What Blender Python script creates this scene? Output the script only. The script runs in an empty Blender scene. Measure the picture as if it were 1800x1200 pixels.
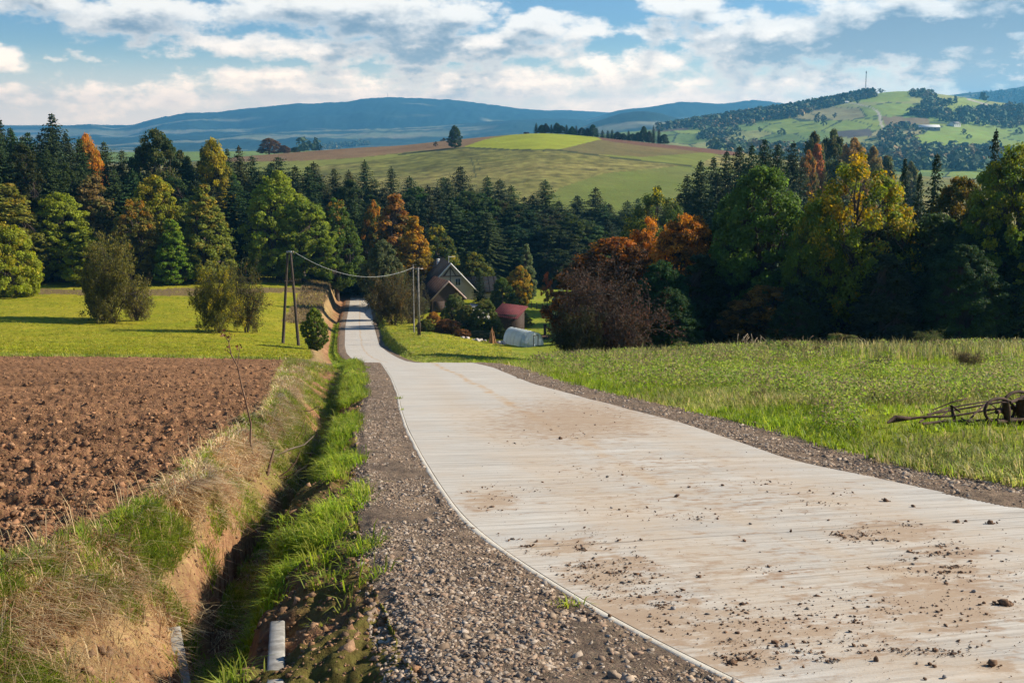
import bpy, math, random
import numpy as np
from mathutils import Vector, Matrix, Euler

SC = bpy.context.scene
COL = SC.collection
R = math.radians

# ------------------------------------------------------------------ camera
HOR, FPX = 235.0, 2000.0                      # horizon row and focal length for an 1800 px wide frame
PITCH = math.atan((600 - HOR) / FPX)
CP, SP = math.cos(PITCH), math.sin(PITCH)
cam_data = bpy.data.cameras.new('camera')
cam = bpy.data.objects.new('camera', cam_data)
COL.objects.link(cam)
cam_data.sensor_width = 36.0
cam_data.lens = FPX / 1800 * 36
cam_data.clip_start = 0.1
cam_data.clip_end = 60000
cam.location = (0, 0, 0)
cam.rotation_euler = (R(90) - PITCH, 0, 0)
SC.camera = cam

# ------------------------------------------------------------------ light
SUN_AZ, SUN_EL = R(78), R(31)                 # azimuth clockwise from the view direction (+Y)
SUN_DIR = Vector((math.sin(SUN_AZ) * math.cos(SUN_EL), math.cos(SUN_AZ) * math.cos(SUN_EL), math.sin(SUN_EL)))
sun_data = bpy.data.lights.new('sun', 'SUN')
sun_data.energy = 5.0
sun_data.angle = R(0.5)
sun_data.color = (1.0, 0.90, 0.74)
sun = bpy.data.objects.new('sun', sun_data)
COL.objects.link(sun)
sun.rotation_euler = (-SUN_DIR).to_track_quat('-Z', 'Y').to_euler()

SC.view_settings.view_transform = 'Standard'
SC.view_settings.look = 'None'
SC.view_settings.exposure = 0.68
SC.view_settings.gamma = 1
SC.render.engine = 'CYCLES'
SC.cycles.use_denoising = True
SC.cycles.max_bounces = 6
SC.cycles.diffuse_bounces = 3
SC.cycles.glossy_bounces = 2
SC.cycles.transmission_bounces = 3
SC.cycles.transparent_max_bounces = 6
SC.cycles.volume_bounces = 0
SC.cycles.use_adaptive_sampling = True
SC.cycles.adaptive_threshold = 0.02
SC.cycles.sample_clamp_indirect = 4


# ------------------------------------------------------------------ node helper
class NT:
    def __init__(s, tree):
        s.t = tree
        s.n = tree.nodes
        s.l = tree.links

    def new(s, typ, **kw):
        n = s.n.new(typ)
        for k, v in kw.items():
            setattr(n, k, v)
        return n

    def put(s, sock, v):
        if isinstance(v, bpy.types.NodeSocket):
            s.l.new(v, sock)
        elif v is not None:
            sock.default_value = v

    def math(s, op, a, b=None, c=None, clamp=False):
        n = s.new('ShaderNodeMath', operation=op, use_clamp=clamp)
        for i, v in enumerate((a, b, c)):
            s.put(n.inputs[i], v)
        return n.outputs[0]

    def vmath(s, op, a, b=None):
        n = s.new('ShaderNodeVectorMath', operation=op)
        s.put(n.inputs[0], a)
        if b is not None:
            s.put(n.inputs[1], b)
        return n.outputs[0]

    def ramp(s, v, lo, hi, a=0.0, b=1.0, smooth=True):
        n = s.new('ShaderNodeMapRange', interpolation_type='SMOOTHSTEP' if smooth else 'LINEAR')
        s.put(n.inputs['Value'], v)
        for k, q in (('From Min', lo), ('From Max', hi), ('To Min', a), ('To Max', b)):
            s.put(n.inputs[k], q)
        return n.outputs[0]

    def mix(s, f, a, b, typ='MIX'):
        n = s.new('ShaderNodeMix', data_type='RGBA', blend_type=typ, clamp_factor=True)
        s.put(n.inputs[0], f)
        s.put(n.inputs[6], a)
        s.put(n.inputs[7], b)
        return n.outputs[2]

    def noise(s, vec, scale, detail=3, rough=0.5, dist=0.0, col=False):
        n = s.new('ShaderNodeTexNoise')
        s.put(n.inputs['Vector'], vec)
        s.put(n.inputs['Scale'], scale)
        s.put(n.inputs['Detail'], detail)
        s.put(n.inputs['Roughness'], rough)
        s.put(n.inputs['Distortion'], dist)
        return n.outputs[1 if col else 0]

    def mapping(s, vec, loc=(0, 0, 0), rot=(0, 0, 0), scale=(1, 1, 1)):
        n = s.new('ShaderNodeMapping')
        s.put(n.inputs[0], vec)
        n.inputs[1].default_value = loc
        n.inputs[2].default_value = rot
        n.inputs[3].default_value = scale
        return n.outputs[0]


def rgb(c):
    return (c[0], c[1], c[2], 1.0)


def new_mat(name):
    m = bpy.data.materials.new(name)
    m.use_nodes = True
    nt = NT(m.node_tree)
    nt.n.clear()
    out = nt.new('ShaderNodeOutputMaterial')
    return m, nt, out


def principled(nt, out, color, rough=0.9, bump=None, bump_str=0.5, bump_dist=0.02, spec=0.2, metal=0.0):
    p = nt.new('ShaderNodeBsdfPrincipled')
    nt.put(p.inputs['Base Color'], color)
    nt.put(p.inputs['Roughness'], rough)
    p.inputs['Specular IOR Level'].default_value = spec
    nt.put(p.inputs['Metallic'], metal)
    if bump is not None:
        b = nt.new('ShaderNodeBump')
        b.inputs['Strength'].default_value = bump_str
        b.inputs['Distance'].default_value = bump_dist
        nt.put(b.inputs['Height'], bump)
        nt.l.new(b.outputs[0], p.inputs['Normal'])
    nt.l.new(p.outputs[0], out.inputs[0])
    return p


def objco(nt):
    return nt.new('ShaderNodeTexCoord').outputs['Object']


# ------------------------------------------------------------------ sky with clouds
world = bpy.data.worlds.new('World')
SC.world = world
world.use_nodes = True
wt = NT(world.node_tree)
wt.n.clear()
wout = wt.new('ShaderNodeOutputWorld')
sky = wt.new('ShaderNodeTexSky', sky_type='NISHITA')
sky.sun_disc = False
sky.sun_elevation = SUN_EL
sky.sun_rotation = SUN_AZ
sky.altitude = 500
sky.air_density = 1.0
sky.dust_density = 0.6
sky.ozone_density = 2.0

# soft cloud masses: (azimuth column, elevation row, half width, half height, weight) in 1800 px frame units
CLOUDS = [(60, 20, 200, 30, 1.0), (330, 40, 210, 40, 1.0), (330, 85, 90, 16, .7), (560, 30, 110, 40, .8), (45, 128, 85, 28, 1.0),
          (200, 116, 55, 13, .8), (430, 92, 170, 22, .9), (690, 38, 190, 46, 1.1), (780, 92, 270, 30, 1.1), (960, 62, 140, 26, .9),
          (240, 175, 190, 26, .7), (560, 155, 260, 34, .8), (870, 150, 280, 40, .9), (80, 170, 120, 16, .6), (1150, 180, 250, 26, .8), (1185, 15, 70, 28, .9), (1165, 62, 50, 20, .7), (1225, 45, 50, 15, .7),
          (1080, 125, 180, 40, .8), (1340, 95, 170, 60, 1.0), (1560, 70, 190, 70, 1.2), (1420, 12, 130, 22, .8), (1740, 30, 150, 60, 1.0),
          (1700, 120, 260, 50, 1.1), (1400, 150, 220, 28, .8), (130, 205, 200, 20, .35), (-250, 60, 220, 60, 1.0), (2050, 80, 220, 80, 1.0)]


def make_cloud_group():
    g = bpy.data.node_groups.new('cloud_density', 'ShaderNodeTree')
    g.interface.new_socket('P', in_out='INPUT', socket_type='NodeSocketVector')
    g.interface.new_socket('D', in_out='OUTPUT', socket_type='NodeSocketFloat')
    t = NT(g)
    gi = t.new('NodeGroupInput')
    go = t.new('NodeGroupOutput')
    P = gi.outputs[0]
    # domain warp gives the billows
    w1 = t.noise(t.mapping(P, scale=(1, 2.1, 1)), 16, 4, 0.55, col=True)
    warp = t.vmath('MULTIPLY', t.vmath('SUBTRACT', w1, (0.5, 0.5, 0.5)), (0.07, 0.022, 0))
    Q = t.vmath('ADD', P, warp)
    tot = None
    for (cx, cy, rx, ry, w) in CLOUDS:
        c = ((cx - 900) / FPX, (HOR - cy) / FPX, 0)
        d = t.vmath('MULTIPLY', t.vmath('SUBTRACT', Q, c), (FPX / rx, FPX / ry, 0))
        ln = t.new('ShaderNodeVectorMath', operation='DOT_PRODUCT')
        t.put(ln.inputs[0], d)
        t.put(ln.inputs[1], d)
        v = t.math('MULTIPLY', t.math('SUBTRACT', 1.0, t.math('MULTIPLY', ln.outputs['Value'], 0.6), clamp=True), w)
        tot = v if tot is None else t.math('MAXIMUM', tot, v)
    n1 = t.noise(t.mapping(P, loc=(3, 1, 0), scale=(1, 1.8, 1)), 30, 8, 0.60)
    n2 = t.noise(t.mapping(P, loc=(7, 4, 0), scale=(1, 3.2, 1)), 9, 4, 0.5)
    d = t.math('ADD', tot, t.math('MULTIPLY', t.math('SUBTRACT', n1, 0.5), 2.3))
    d = t.math('ADD', d, t.math('MULTIPLY', t.math('SUBTRACT', n2, 0.5), 1.2))
    t.l.new(d, go.inputs[0])
    return g


cg = make_cloud_group()
tc = wt.new('ShaderNodeTexCoord')
sep = wt.new('ShaderNodeSeparateXYZ')
wt.l.new(tc.outputs['Generated'], sep.inputs[0])
az = wt.math('ARCTAN2', sep.outputs[0], sep.outputs[1])
el = wt.math('ARCSINE', sep.outputs[2])
comb = wt.new('ShaderNodeCombineXYZ')
wt.put(comb.inputs[0], az)
wt.put(comb.inputs[1], el)
P0 = comb.outputs[0]


def dens(P):
    n = wt.new('ShaderNodeGroup')
    n.node_tree = cg
    wt.put(n.inputs[0], P)
    return n.outputs[0]


dA = dens(P0)
dB = dens(wt.vmath('ADD', P0, (0.004, 0.0085, 0)))     # towards the sun: how much cloud lies above this point
cover = wt.ramp(dA, 0.22, 0.78)
dC = dens(wt.vmath('ADD', P0, (0.007, 0.019, 0)))
over_ = wt.math('ADD', wt.math('MULTIPLY', dB, 0.55), wt.math('MULTIPLY', dC, 0.45))   # how much cloud stands above: dark flat bases, bright tops
shade = wt.ramp(wt.math('SUBTRACT', over_, wt.math('MULTIPLY', dA, 0.25)), 0.12, 0.80)
thick = wt.ramp(dA, 0.3, 1.2)
shade = wt.math('MULTIPLY', shade, wt.math('ADD', 0.30, wt.math('MULTIPLY', thick, 0.70)), clamp=True)
dark_r = wt.ramp(az, 0.12, 0.42)                        # the bank on the right is heavier and greyer
shade = wt.math('MULTIPLY', shade, wt.ramp(el, 0.012, 0.045, .45, 1.0))
rn = wt.noise(wt.mapping(P0, loc=(2, 9, 0), scale=(1, 3.2, 1)), 14, 6, 0.6)
shade = wt.math('ADD', shade, wt.math('MULTIPLY', wt.math('MULTIPLY', dark_r, wt.ramp(el, 0.02, 0.09, 0.9, 0.45)), wt.ramp(rn, .34, .62)), clamp=True)
ccol = wt.mix(shade, (13.0, 12.4, 11.4, 1), (3.0, 4.2, 5.3, 1))
skyc = wt.mix(1.0, sky.outputs[0], (0.78, 1.04, 1.28, 1), 'MULTIPLY')
low = wt.ramp(el, 0.0, 0.075, 0.9, 0.0)                # bright milky band of far cloud near the horizon
skyc = wt.mix(low, skyc, (10.5, 10.6, 10.6, 1))
allc = wt.mix(cover, skyc, ccol)
allc = wt.mix(1.0, allc, wt.mix(wt.ramp(el, 0.01, 0.10), (2.3, 1.75, 1.25, 1), (1, 1, 1, 1)), 'MULTIPLY')   # low sky brightened and warmed to offset the blue haze in front
above = wt.ramp(el, -0.02, 0.0)
allc = wt.mix(above, (2.0, 2.2, 2.3, 1), allc)
bg = wt.new('ShaderNodeBackground')
wt.put(bg.inputs[0], allc)
bg.inputs[1].default_value = 0.06
wt.l.new(bg.outputs[0], wout.inputs[0])


# ------------------------------------------------------------------ numeric helpers
def hash2(ix, iy, seed):
    h = (ix.astype(np.int64) * 374761393 + iy.astype(np.int64) * 668265263 + seed * 1442695041) & 0xffffffff
    h = ((h ^ (h >> 13)) * 1274126177) & 0xffffffff
    h = ((h ^ (h >> 16)) * 2246822519) & 0xffffffff
    return ((h ^ (h >> 15)) & 0xffffff) / float(0xffffff)


def vnoise(x, y, seed=0):
    ix, iy = np.floor(x), np.floor(y)
    fx, fy = x - ix, y - iy
    fx = fx * fx * (3 - 2 * fx)
    fy = fy * fy * (3 - 2 * fy)
    a = hash2(ix, iy, seed)
    b = hash2(ix + 1, iy, seed)
    c = hash2(ix, iy + 1, seed)
    d = hash2(ix + 1, iy + 1, seed)
    return (a + (b - a) * fx) * (1 - fy) + (c + (d - c) * fx) * fy


def fbm(x, y, octv=4, seed=0, gain=0.5):
    s, a, tot = 0, 1.0, 0
    for i in range(octv):
        s = s + a * (vnoise(x, y, seed + i * 17) - 0.5)
        tot += a
        a *= gain
        x, y = x * 2.03 + 11.3, y * 2.03 + 5.7
    return s / tot * 2          # about -1..1


def sstep(a, b, x):
    t = np.clip((x - a) / (b - a), 0, 1)
    return t * t * (3 - 2 * t)


def slope_at(py):                # height over distance seen at a picture row
    b = (600 - np.asarray(py, float)) / FPX
    return (-SP + b * CP) / (CP + b * SP)


def lat_at(px, py):
    b = (600 - np.asarray(py, float)) / FPX
    return ((np.asarray(px, float) - 900) / FPX) / (CP + b * SP)


def project(x, y, z):
    d = y * CP - z * SP
    return 900 + FPX * x / d, 600 - FPX * (y * SP + z * CP) / d


def pt(px, py, D):
    return Vector((float(lat_at(px, py)) * D, D, float(slope_at(py)) * D))


EYE, GRADE = 1.6, 0.17


def solve(px, py, dz=0.0):       # point on the near slope (offset dz) seen at a picture position
    D = (EYE - dz) / (-slope_at(py) - GRADE)
    return lat_at(px, py) * D, D


# long profile of the road
_D = np.array([50, 62, 75, 90, 102, 115, 130, 148, 177, 236, 297, 345, 430], float)
_py = np.array([637, 638, 638.6, 637.6, 635, 629, 620, 607, 575, 540, 503, 494, 470], float)
_lnD = np.linspace(math.log(30), math.log(600), 1500)
_t = np.where(np.exp(_lnD) < 50, -GRADE - EYE / np.exp(_lnD), np.interp(_lnD, np.log(_D), slope_at(_py)))
_k = np.hanning(61)
_k /= _k.sum()
_ts = np.convolve(np.pad(_t, 30, mode='edge'), _k, 'valid')
_ts[:60] = _t[:60]


def zr(D):
    D = np.asarray(D, float)
    return np.where(D < 36, -EYE - GRADE * D, np.interp(np.log(np.maximum(D, 1)), _lnD, _ts) * D)


def edge_table(near, dz, far):
    D, X = [], []
    for px, py in near:
        x, d = solve(px, py, dz)
        D.append(float(d))
        X.append(float(x))
    for d, px in far:
        py = 600 - FPX * math.tan(math.atan(float(zr(d)) / d) + PITCH)
        D.append(d)
        X.append(float(lat_at(px, py)) * d)
    o = np.argsort(D)
    D, X = np.array(D)[o], np.array(X)[o]
    s = (X[1] - X[0]) / (D[1] - D[0])
    D = np.concatenate([[D[0] - 4], D])
    X = np.concatenate([[X[0] - 4 * s], X])
    g = np.linspace(0.8, 440, 4400)
    v = np.interp(g, D, X)
    k = np.hanning(31)
    k /= k.sum()
    v2 = np.convolve(np.pad(v, 15, mode='edge'), k, 'valid')
    v2[:16] = v[:16]
    return lambda q: np.interp(q, g, v2)


XL = edge_table([(1280, 1198), (1133, 1127), (1027, 1067), (920, 1000), (853, 953), (800, 907), (760, 847), (733, 800), (710, 753), (700, 720),
                 (696, 693), (685, 663)], 0,
                [(52, 667), (62, 656), (75, 645), (90, 634), (102, 626), (115, 616), (130, 608), (148, 605), (177, 606), (200, 609), (236, 613), (297, 618), (345, 620), (430, 622)])
XR = edge_table([(1800, 893), (1400, 811), (1200, 743), (1033, 700), (933, 673)], 0,
                [(44, 868), (52, 825), (62, 790), (75, 760), (90, 735), (102, 716), (115, 700), (130, 684), (148, 667), (177, 658), (200, 655), (236, 652), (297, 649), (345, 648), (430, 648)])
XDIT = edge_table([(345, 1260), (395, 1150), (440, 1000), (535, 890), (562, 835), (582, 745), (592, 695)], -0.85,
                  [(50, 600)])
XFLD = edge_table([(0, 941), (103, 905), (207, 850), (289, 787), (362, 750), (413, 725), (455, 683), (490, 645)], 0.1, [(60, 505)])
_xf0 = XFLD
XFLD = lambda D: _xf0(D) + .25 + .004 * np.minimum(D, 60) + .38 * sstep(42, 14, D)


def gl(D):      # left gravel width
    return np.interp(D, [4, 6, 8, 10, 14, 25, 45, 60, 100, 200], [1.5, 1.15, .9, .8, .75, .75, .85, .9, .8, .8])


def gr(D):      # right gravel width
    return np.interp(D, [4, 12, 25, 45, 60, 100, 200], [1.2, 1.15, 1.2, 1.25, .9, .8, .7])


DITDEP = lambda D: np.interp(D, [3, 6, 8, 12, 20, 30, 46, 54, 60, 66, 80, 140, 220, 300], [.75, .95, 1.0, .95, .8, .62, .5, .3, .08, .3, .45, .5, .4, .2])


def x_dit(D):
    far = XL(D) - gl(D) - 0.75
    w = sstep(44, 56, D)
    return XDIT(np.minimum(D, 55)) * (1 - w) + far * w


def x_fld(D):
    far = x_dit(D) - np.interp(D, [60, 80, 140, 240], [2.5, 2.0, 2.4, 2.5])
    w = sstep(50, 62, D)
    return XFLD(np.minimum(D, 62)) * (1 - w) + far * w


# base terrain offset from the road profile, smooth through surveyed points
SURV = []
for D in (3, 8, 20, 40):
    for u, r in ((-.75, .15), (-.45, .12), (-.25, .1), (0, 0.0), (.25, .0), (.45, .05), (.75, .1)):
        SURV.append((u, D, r))
for px, py, D in [(-300, 618, 62), (0, 628, 60), (250, 630, 60), (430, 634, 60), (-300, 600, 90), (0, 607, 100), (250, 612, 100), (500, 620, 100), (590, 630, 100),
                  (0, 590, 125), (250, 588, 130), (500, 603, 130), (580, 612, 130), (-300, 570, 150), (0, 556, 155), (250, 560, 160), (480, 575, 155), (575, 590, 155),
                  (-300, 530, 200), (0, 520, 200), (250, 515, 205), (480, 525, 205), (585, 535, 205), (-300, 505, 240), (30, 492, 240), (300, 491, 240), (560, 497, 240),
                  (100, 478, 300), (400, 480, 300), (590, 492, 300), (-300, 480, 300),
                  (740, 637, 75), (740, 630, 105), (740, 610, 128), (740, 588, 150), (800, 555, 200), (790, 526, 215), (700, 560, 190), (690, 530, 240), (720, 505, 300),
                  (900, 640, 58), (880, 641, 75), (880, 633, 110), (900, 616, 145), (920, 607, 162), (900, 560, 200), (940, 520, 235), (930, 500, 300),
                  (1050, 632, 52), (1050, 631, 66), (1050, 641, 85), (1050, 640, 120), (1000, 600, 160), (1000, 540, 220), (1050, 505, 300),
                  (1400, 620, 50), (1400, 617, 63), (1400, 629, 85), (1400, 634, 115), (1400, 600, 160), (1400, 560, 220), (1400, 500, 300),
                  (1800, 621, 48), (1800, 612, 63), (1800, 620, 85), (1800, 625, 115), (1800, 590, 160), (1800, 550, 220), (1800, 500, 300),
                  (2200, 610, 60), (2200, 620, 110), (2200, 540, 220), (2200, 500, 300)]:
    SURV.append((float(lat_at(px, py)), D, float(slope_at(py)) * D - float(zr(D))))
for u in (-.75, -.4, -.2, 0, .2, .4, .75):
    SURV.append((u, 430, 0.0))
    SURV.append((u, 600, 0.0))
SURV = np.array(SURV)
SURV[:, 2] /= SURV[:, 1]


def tps_fit(P, v, lam=1e-3):
    n = len(P)
    d = np.linalg.norm(P[:, None] - P[None], axis=2)
    K = d ** 2 * np.log(d + 1e-9) + np.eye(n) * lam
    Q = np.hstack([np.ones((n, 1)), P])
    A = np.block([[K, Q], [Q.T, np.zeros((3, 3))]])
    return np.linalg.solve(A, np.concatenate([v, np.zeros(3)]))


_TP = np.stack([SURV[:, 0] * 2.2, np.log(SURV[:, 1])], 1)
_TW = tps_fit(_TP, SURV[:, 2], 2e-3)


def tps_eval(x, y):
    y = np.maximum(y, 2.0)
    u = np.clip(x / y, -1.0, 1.0) * 2.2
    q = np.log(y)
    o = _TW[-3] + _TW[-2] * u + _TW[-1] * q
    for (a, b), w in zip(_TP, _TW[:-3]):
        r2 = (u - a) ** 2 + (q - b) ** 2
        o = o + w * r2 * 0.5 * np.log(r2 + 1e-9)
    return o


# evaluate once on a lattice, then interpolate
_gu = np.linspace(-1, 1, 241)
_gq = np.linspace(math.log(2), math.log(700), 300)
_GU, _GQ = np.meshgrid(_gu, _gq)
_GR = tps_eval(_GU * np.exp(_GQ), np.exp(_GQ))


def resid(x, y):
    y = np.maximum(y, 2.0)
    u = np.clip((np.clip(x / y, -1, 1) + 1) / 2 * 240, 0, 239.999)
    q = np.clip((np.log(y) - _gq[0]) / (_gq[-1] - _gq[0]) * 299, 0, 298.999)
    iu, iq = u.astype(int), q.astype(int)
    fu, fq = u - iu, q - iq
    v = (_GR[iq, iu] * (1 - fu) + _GR[iq, iu + 1] * fu) * (1 - fq) + (_GR[iq + 1, iu] * (1 - fu) + _GR[iq + 1, iu + 1] * fu) * fq
    return v * y * sstep(5, 30, y) + 0.06 * (1 - sstep(5, 30, y))


def near_z(x, y, micro=True):
    """ground within 430 m: returns height and zone (0 verge/ditch, 1 ploughed, 2 grass field, 3 gravel)"""
    x = np.asarray(x, float)
    y = np.asarray(y, float)
    D = np.maximum(y, 1.0)
    r = resid(x, D)
    xl, xr, g1, g2, xd, xf, dep = XL(D), XR(D), gl(D), gr(D), x_dit(D), x_fld(D), DITDEP(D)
    wob = fbm(D * 0.5, D * 0 + 3, 3, 5) * 0.35 * sstep(4, 9, D)
    xf = xf + wob * 0.8
    xg = xl - g1
    soft = np.minimum(1.0, D / 25)
    wallw = np.minimum(np.interp(D, [4, 7, 9, 13, 18, 25, 45, 60], [.5, .6, .75, .7, .5, .5, .45, .3]), (xg - xd - .12) * 0.9)
    wlk = fbm(D * .9, D * 0 + 8, 3, 15) * .12
    ks = [xf - 1.0, xf, xf * .55 + xd * .45, xf * .25 + xd * .75, xd - .20, xd + .12, xd + .12 + (.22 + wlk * .8) * (xg - xd - .12), xd + .12 + (.54 + wlk) * (xg - xd - .12), xg, xg + .12, xl, xr, xr + .35, xr + g2, xr + g2 + .9]
    dz = [r, r * 1 + .03, np.minimum(r, 1.2) * .55 - dep * .40, np.minimum(r, 1) * .2 - dep * .80, -dep, -dep - .02, -dep * (.38 + wlk), -dep * .17 - .02, -.04, -.001, -.004, -.004, .0, -.02, r]
    z = np.where(x < ks[0], r, 0.0)
    for i in range(len(ks) - 1):
        m = (x >= ks[i]) & (x < ks[i + 1])
        f = (x - ks[i]) / np.maximum(ks[i + 1] - ks[i], 1e-3)
        z = np.where(m, dz[i] + (dz[i + 1] - dz[i]) * f, z)
    z = np.where(x >= ks[-1], r, z)
    z = np.where((x > xl + .12) & (x < xr - .08), -.10, z)
    zone = np.full(x.shape, 2)
    zone = np.where((x > xf - 0.3) & (x < xg), 0, zone)
    edge_n = fbm(x * 1.3, y * 1.3, 3, 9) * 0.35
    plow = (x < xf - 0.15 + edge_n * 1.2) & (D < 61 + edge_n * 3 - x * 0.02)
    zone = np.where(plow, 1, zone)
    zone = np.where((x >= xg + edge_n * .1) & (x <= xr + g2 + edge_n * .35), 3, zone)
    zone = np.where((D > 300) & (zone != 3), 2, zone)
    zone = np.where((np.abs(D - 59.5) < 3.0) & (x > xd - 1.2) & (x < xg + .1), 3, zone)
    if micro:
        near = 1 - sstep(60, 140, D)
        inside_road = (x > xl - .05) & (x < xr + .05)
        # verge lumps
        wv = np.where((zone == 0), 1.0, 0.0)
        rill = fbm(x * 1.2 + fbm(x, y, 2, 33) * .6, y * 4.5, 3, 35)
        z = z + wv * near * (fbm(x * 1.7, y * 1.1, 4, 21) * .12 * soft + fbm(x * 7, y * 7, 3, 31) * .045 + rill * .04 * (x < xd - .45) + fbm(x * 16, y * 16, 2, 37) * .018 * (y < 20))
        z = z + wv * near * np.where(x > xd + .15, np.clip(fbm(x * 2.6, y * 2.0, 3, 39), -.2, 1) * .16 * np.minimum(1, (xg - x) / .3 + .2), 0) * (x < xg)
        # clods and furrows
        c1 = 1 - np.abs(fbm(x * 3.2, y * 3.2, 2, 41)) * 2
        c2 = fbm(x * 8.5, y * 8.5, 3, 51)
        row = np.sin((x * .25 + y * .97) * 2 * math.pi / .75 + fbm(x * .4, y * .4, 2, 61) * 2.5)
        z = z + np.where(zone == 1, near * (c1 * .025 + c2 * .055 + row * .055 + fbm(x * .7, y * .7, 2, 71) * .06), 0)
        z = z + np.where((zone == 3) & ~inside_road, near * fbm(x * 9, y * 9, 3, 81) * .018 + fbm(x * 1.5, y * 1.5, 2, 83) * .02 * near, 0)
        lump = (fbm(x * .35, y * .35, 3, 91) * .12 + fbm(x * 1.8, y * 1.8, 3, 95) * .06) * sstep(0, 1.5, np.minimum(np.abs(x - xl), np.abs(x - xr)))
        z = z + np.where(zone == 2, lump, 0)
    return z + zr(D), zone


# far relief: ridges rising out of the plain
VAL = -70.0


def crest(tab, sm=61):
    a = np.array(tab, float)
    g = np.arange(-900., 2700., 2.)
    k = np.hanning(sm)
    k /= k.sum()
    v = np.convolve(np.pad(np.interp(g, a[:, 0], a[:, 1]), sm // 2, mode='edge'), k, 'valid')
    return lambda px: slope_at(np.interp(px, g, v))


LAYERS = [   # name, zone, D0, Dcrest, D1, z0, z1, crest curve, noise
    ('field', 4, 425, 860, 1500, -46, VAL, crest([(-600, 300), (300, 290), (420, 276), (520, 268), (640, 259), (700, 257), (760, 250), (850, 241), (950, 233), (1030, 239), (1100, 247), (1200, 257), (1270, 264), (1340, 275), (1500, 300), (1800, 330), (2400, 340)]), .0),
    ('midplain', 5, 900, 1500, 2100, VAL, VAL, crest([(-600, 275), (900, 262), (1100, 250), (1250, 262), (1500, 272), (1800, 275), (2400, 275)]), .2),
    ('right', 5, 1250, 2500, 3800, -62, -60, crest([(300, 300), (900, 262), (1000, 243), (1080, 234), (1150, 228), (1200, 221), (1260, 213), (1300, 207), (1400, 192), (1480, 177), (1530, 166), (1560, 161), (1610, 161), (1650, 166), (1700, 173), (1750, 180), (1800, 186), (2000, 190), (2400, 200)]), .6),
    ('eastridge', 6, 3500, 5200, 7000, -60, -60, crest([(1100, 300), (1500, 215), (1620, 178), (1660, 168), (1700, 163), (1760, 158), (1800, 152), (1900, 145), (2100, 150), (2500, 160)], 21), 1.),
    ('knoll', 6, 3300, 4300, 5400, -60, -60, crest([(900, 300), (990, 238), (1030, 221), (1070, 204), (1110, 195), (1145, 194), (1175, 201), (1195, 212), (1215, 219), (1240, 206), (1262, 202), (1290, 206), (1330, 225), (1400, 300)]), .6),
    ('blue', 6, 5400, 7200, 8800, -55, -60, crest([(800, 300), (900, 240), (960, 225), (1020, 214), (1055, 203), (1090, 192), (1130, 190), (1160, 186), (1190, 179), (1225, 178), (1260, 184), (1285, 185), (1300, 174), (1330, 173), (1350, 180), (1450, 190), (1600, 200), (2200, 210)]), .8),
    ('pale', 6, 8000, 9300, 10200, -55, -60, crest([(700, 220), (900, 196), (980, 193), (1040, 196), (1100, 200), (1250, 195), (1400, 192), (1700, 185), (2300, 190)]), .6),
    ('foot', 6, 4300, 6000, 7600, -62, -40, crest([(-600, 250), (200, 243), (500, 232), (700, 226), (880, 212), (980, 207), (1060, 214), (1120, 228), (1300, 250)]), .9),
    ('main', 6, 5600, 8400, 9900, -55, -60, crest([(-700, 225), (-200, 235), (60, 236), (100, 226), (130, 220), (165, 218), (200, 225), (222, 223), (270, 209), (330, 199), (380, 198), (440, 191), (490, 186), (520, 182), (560, 182), (610, 180), (640, 173), (690, 171), (750, 173), (800, 176), (850, 182), (900, 190), (950, 194), (1000, 197), (1040, 203), (1080, 214), (1150, 236), (1300, 260)], 15), 1.),
]


def far_z(x, y):
    D = np.maximum(y, 1.0)
    px = 900 + FPX * np.clip(x / D, -1.2, 1.2) * 1.017
    z0 = np.interp(D, [425, 700, 900], [float(zr(425)), VAL, VAL])
    z0 = z0 + fbm(x * .004, y * .004, 3, 7) * 6 * sstep(900, 1500, D)
    zone = np.full(np.shape(x), 7)
    for name, zn, D0, Dc, D1, za, zb, cr, nz in LAYERS:
        h = cr(px) * Dc
        f = np.clip((D - D0) / (Dc - D0), 0, 1)
        b = np.clip((D1 - D) / (D1 - Dc), 0, 1)
        ff = f * f * (3 - 2 * f) * .45 + f * .55 if zn != 4 else 1 - (1 - f) ** 1.45
        if name == 'right':
            ff = 0.30 * f + 0.70 * (f * f * (3 - 2 * f))
        bb = b * b * (3 - 2 * b)
        zf = np.where(D <= Dc, za + (h - za) * ff, zb + (h - zb) * bb)
        if nz:
            sc = 1.0 / (Dc * .05)
            ridge = fbm(x * sc, y * sc * .6, 4, int(Dc)) * .0045 * Dc * nz * np.sin(np.clip(f, 0, 1) * math.pi * .92) ** 1 * (D < Dc)
            zf = zf + ridge
            zf = zf + fbm(x * sc * 12, y * sc * 2, 2, int(Dc) + 3) * Dc * .0005 * nz
        inside = (D >= D0) & (D <= D1) & (h > za - 5)
        zone = np.where(inside & (zf > z0), zn, zone)
        z0 = np.where(inside, np.maximum(z0, zf), z0)
    return z0, zone


def ground_z(x, y, micro=False):
    x = np.atleast_1d(np.asarray(x, float))
    y = np.atleast_1d(np.asarray(y, float))
    zn, a = near_z(x, y, micro)
    zf, b = far_z(x, y)
    m = y < 428
    return np.where(m, zn, zf), np.where(m, a, b)


def gz(x, y):
    return float(ground_z(x, y)[0][0])


def hit(px, py, d0=3.0, d1=120.0):
    """first ground point along the line of sight through a picture position"""
    D = np.exp(np.linspace(math.log(d0), math.log(d1), 2500))
    x = float(lat_at(px, py)) * D
    z = float(slope_at(py)) * D
    g = ground_z(x, D, True)[0]
    k = int(np.argmax(g >= z)) if (g >= z).any() else len(D) - 1
    return float(x[k]), float(D[k]), float(g[k])


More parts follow.
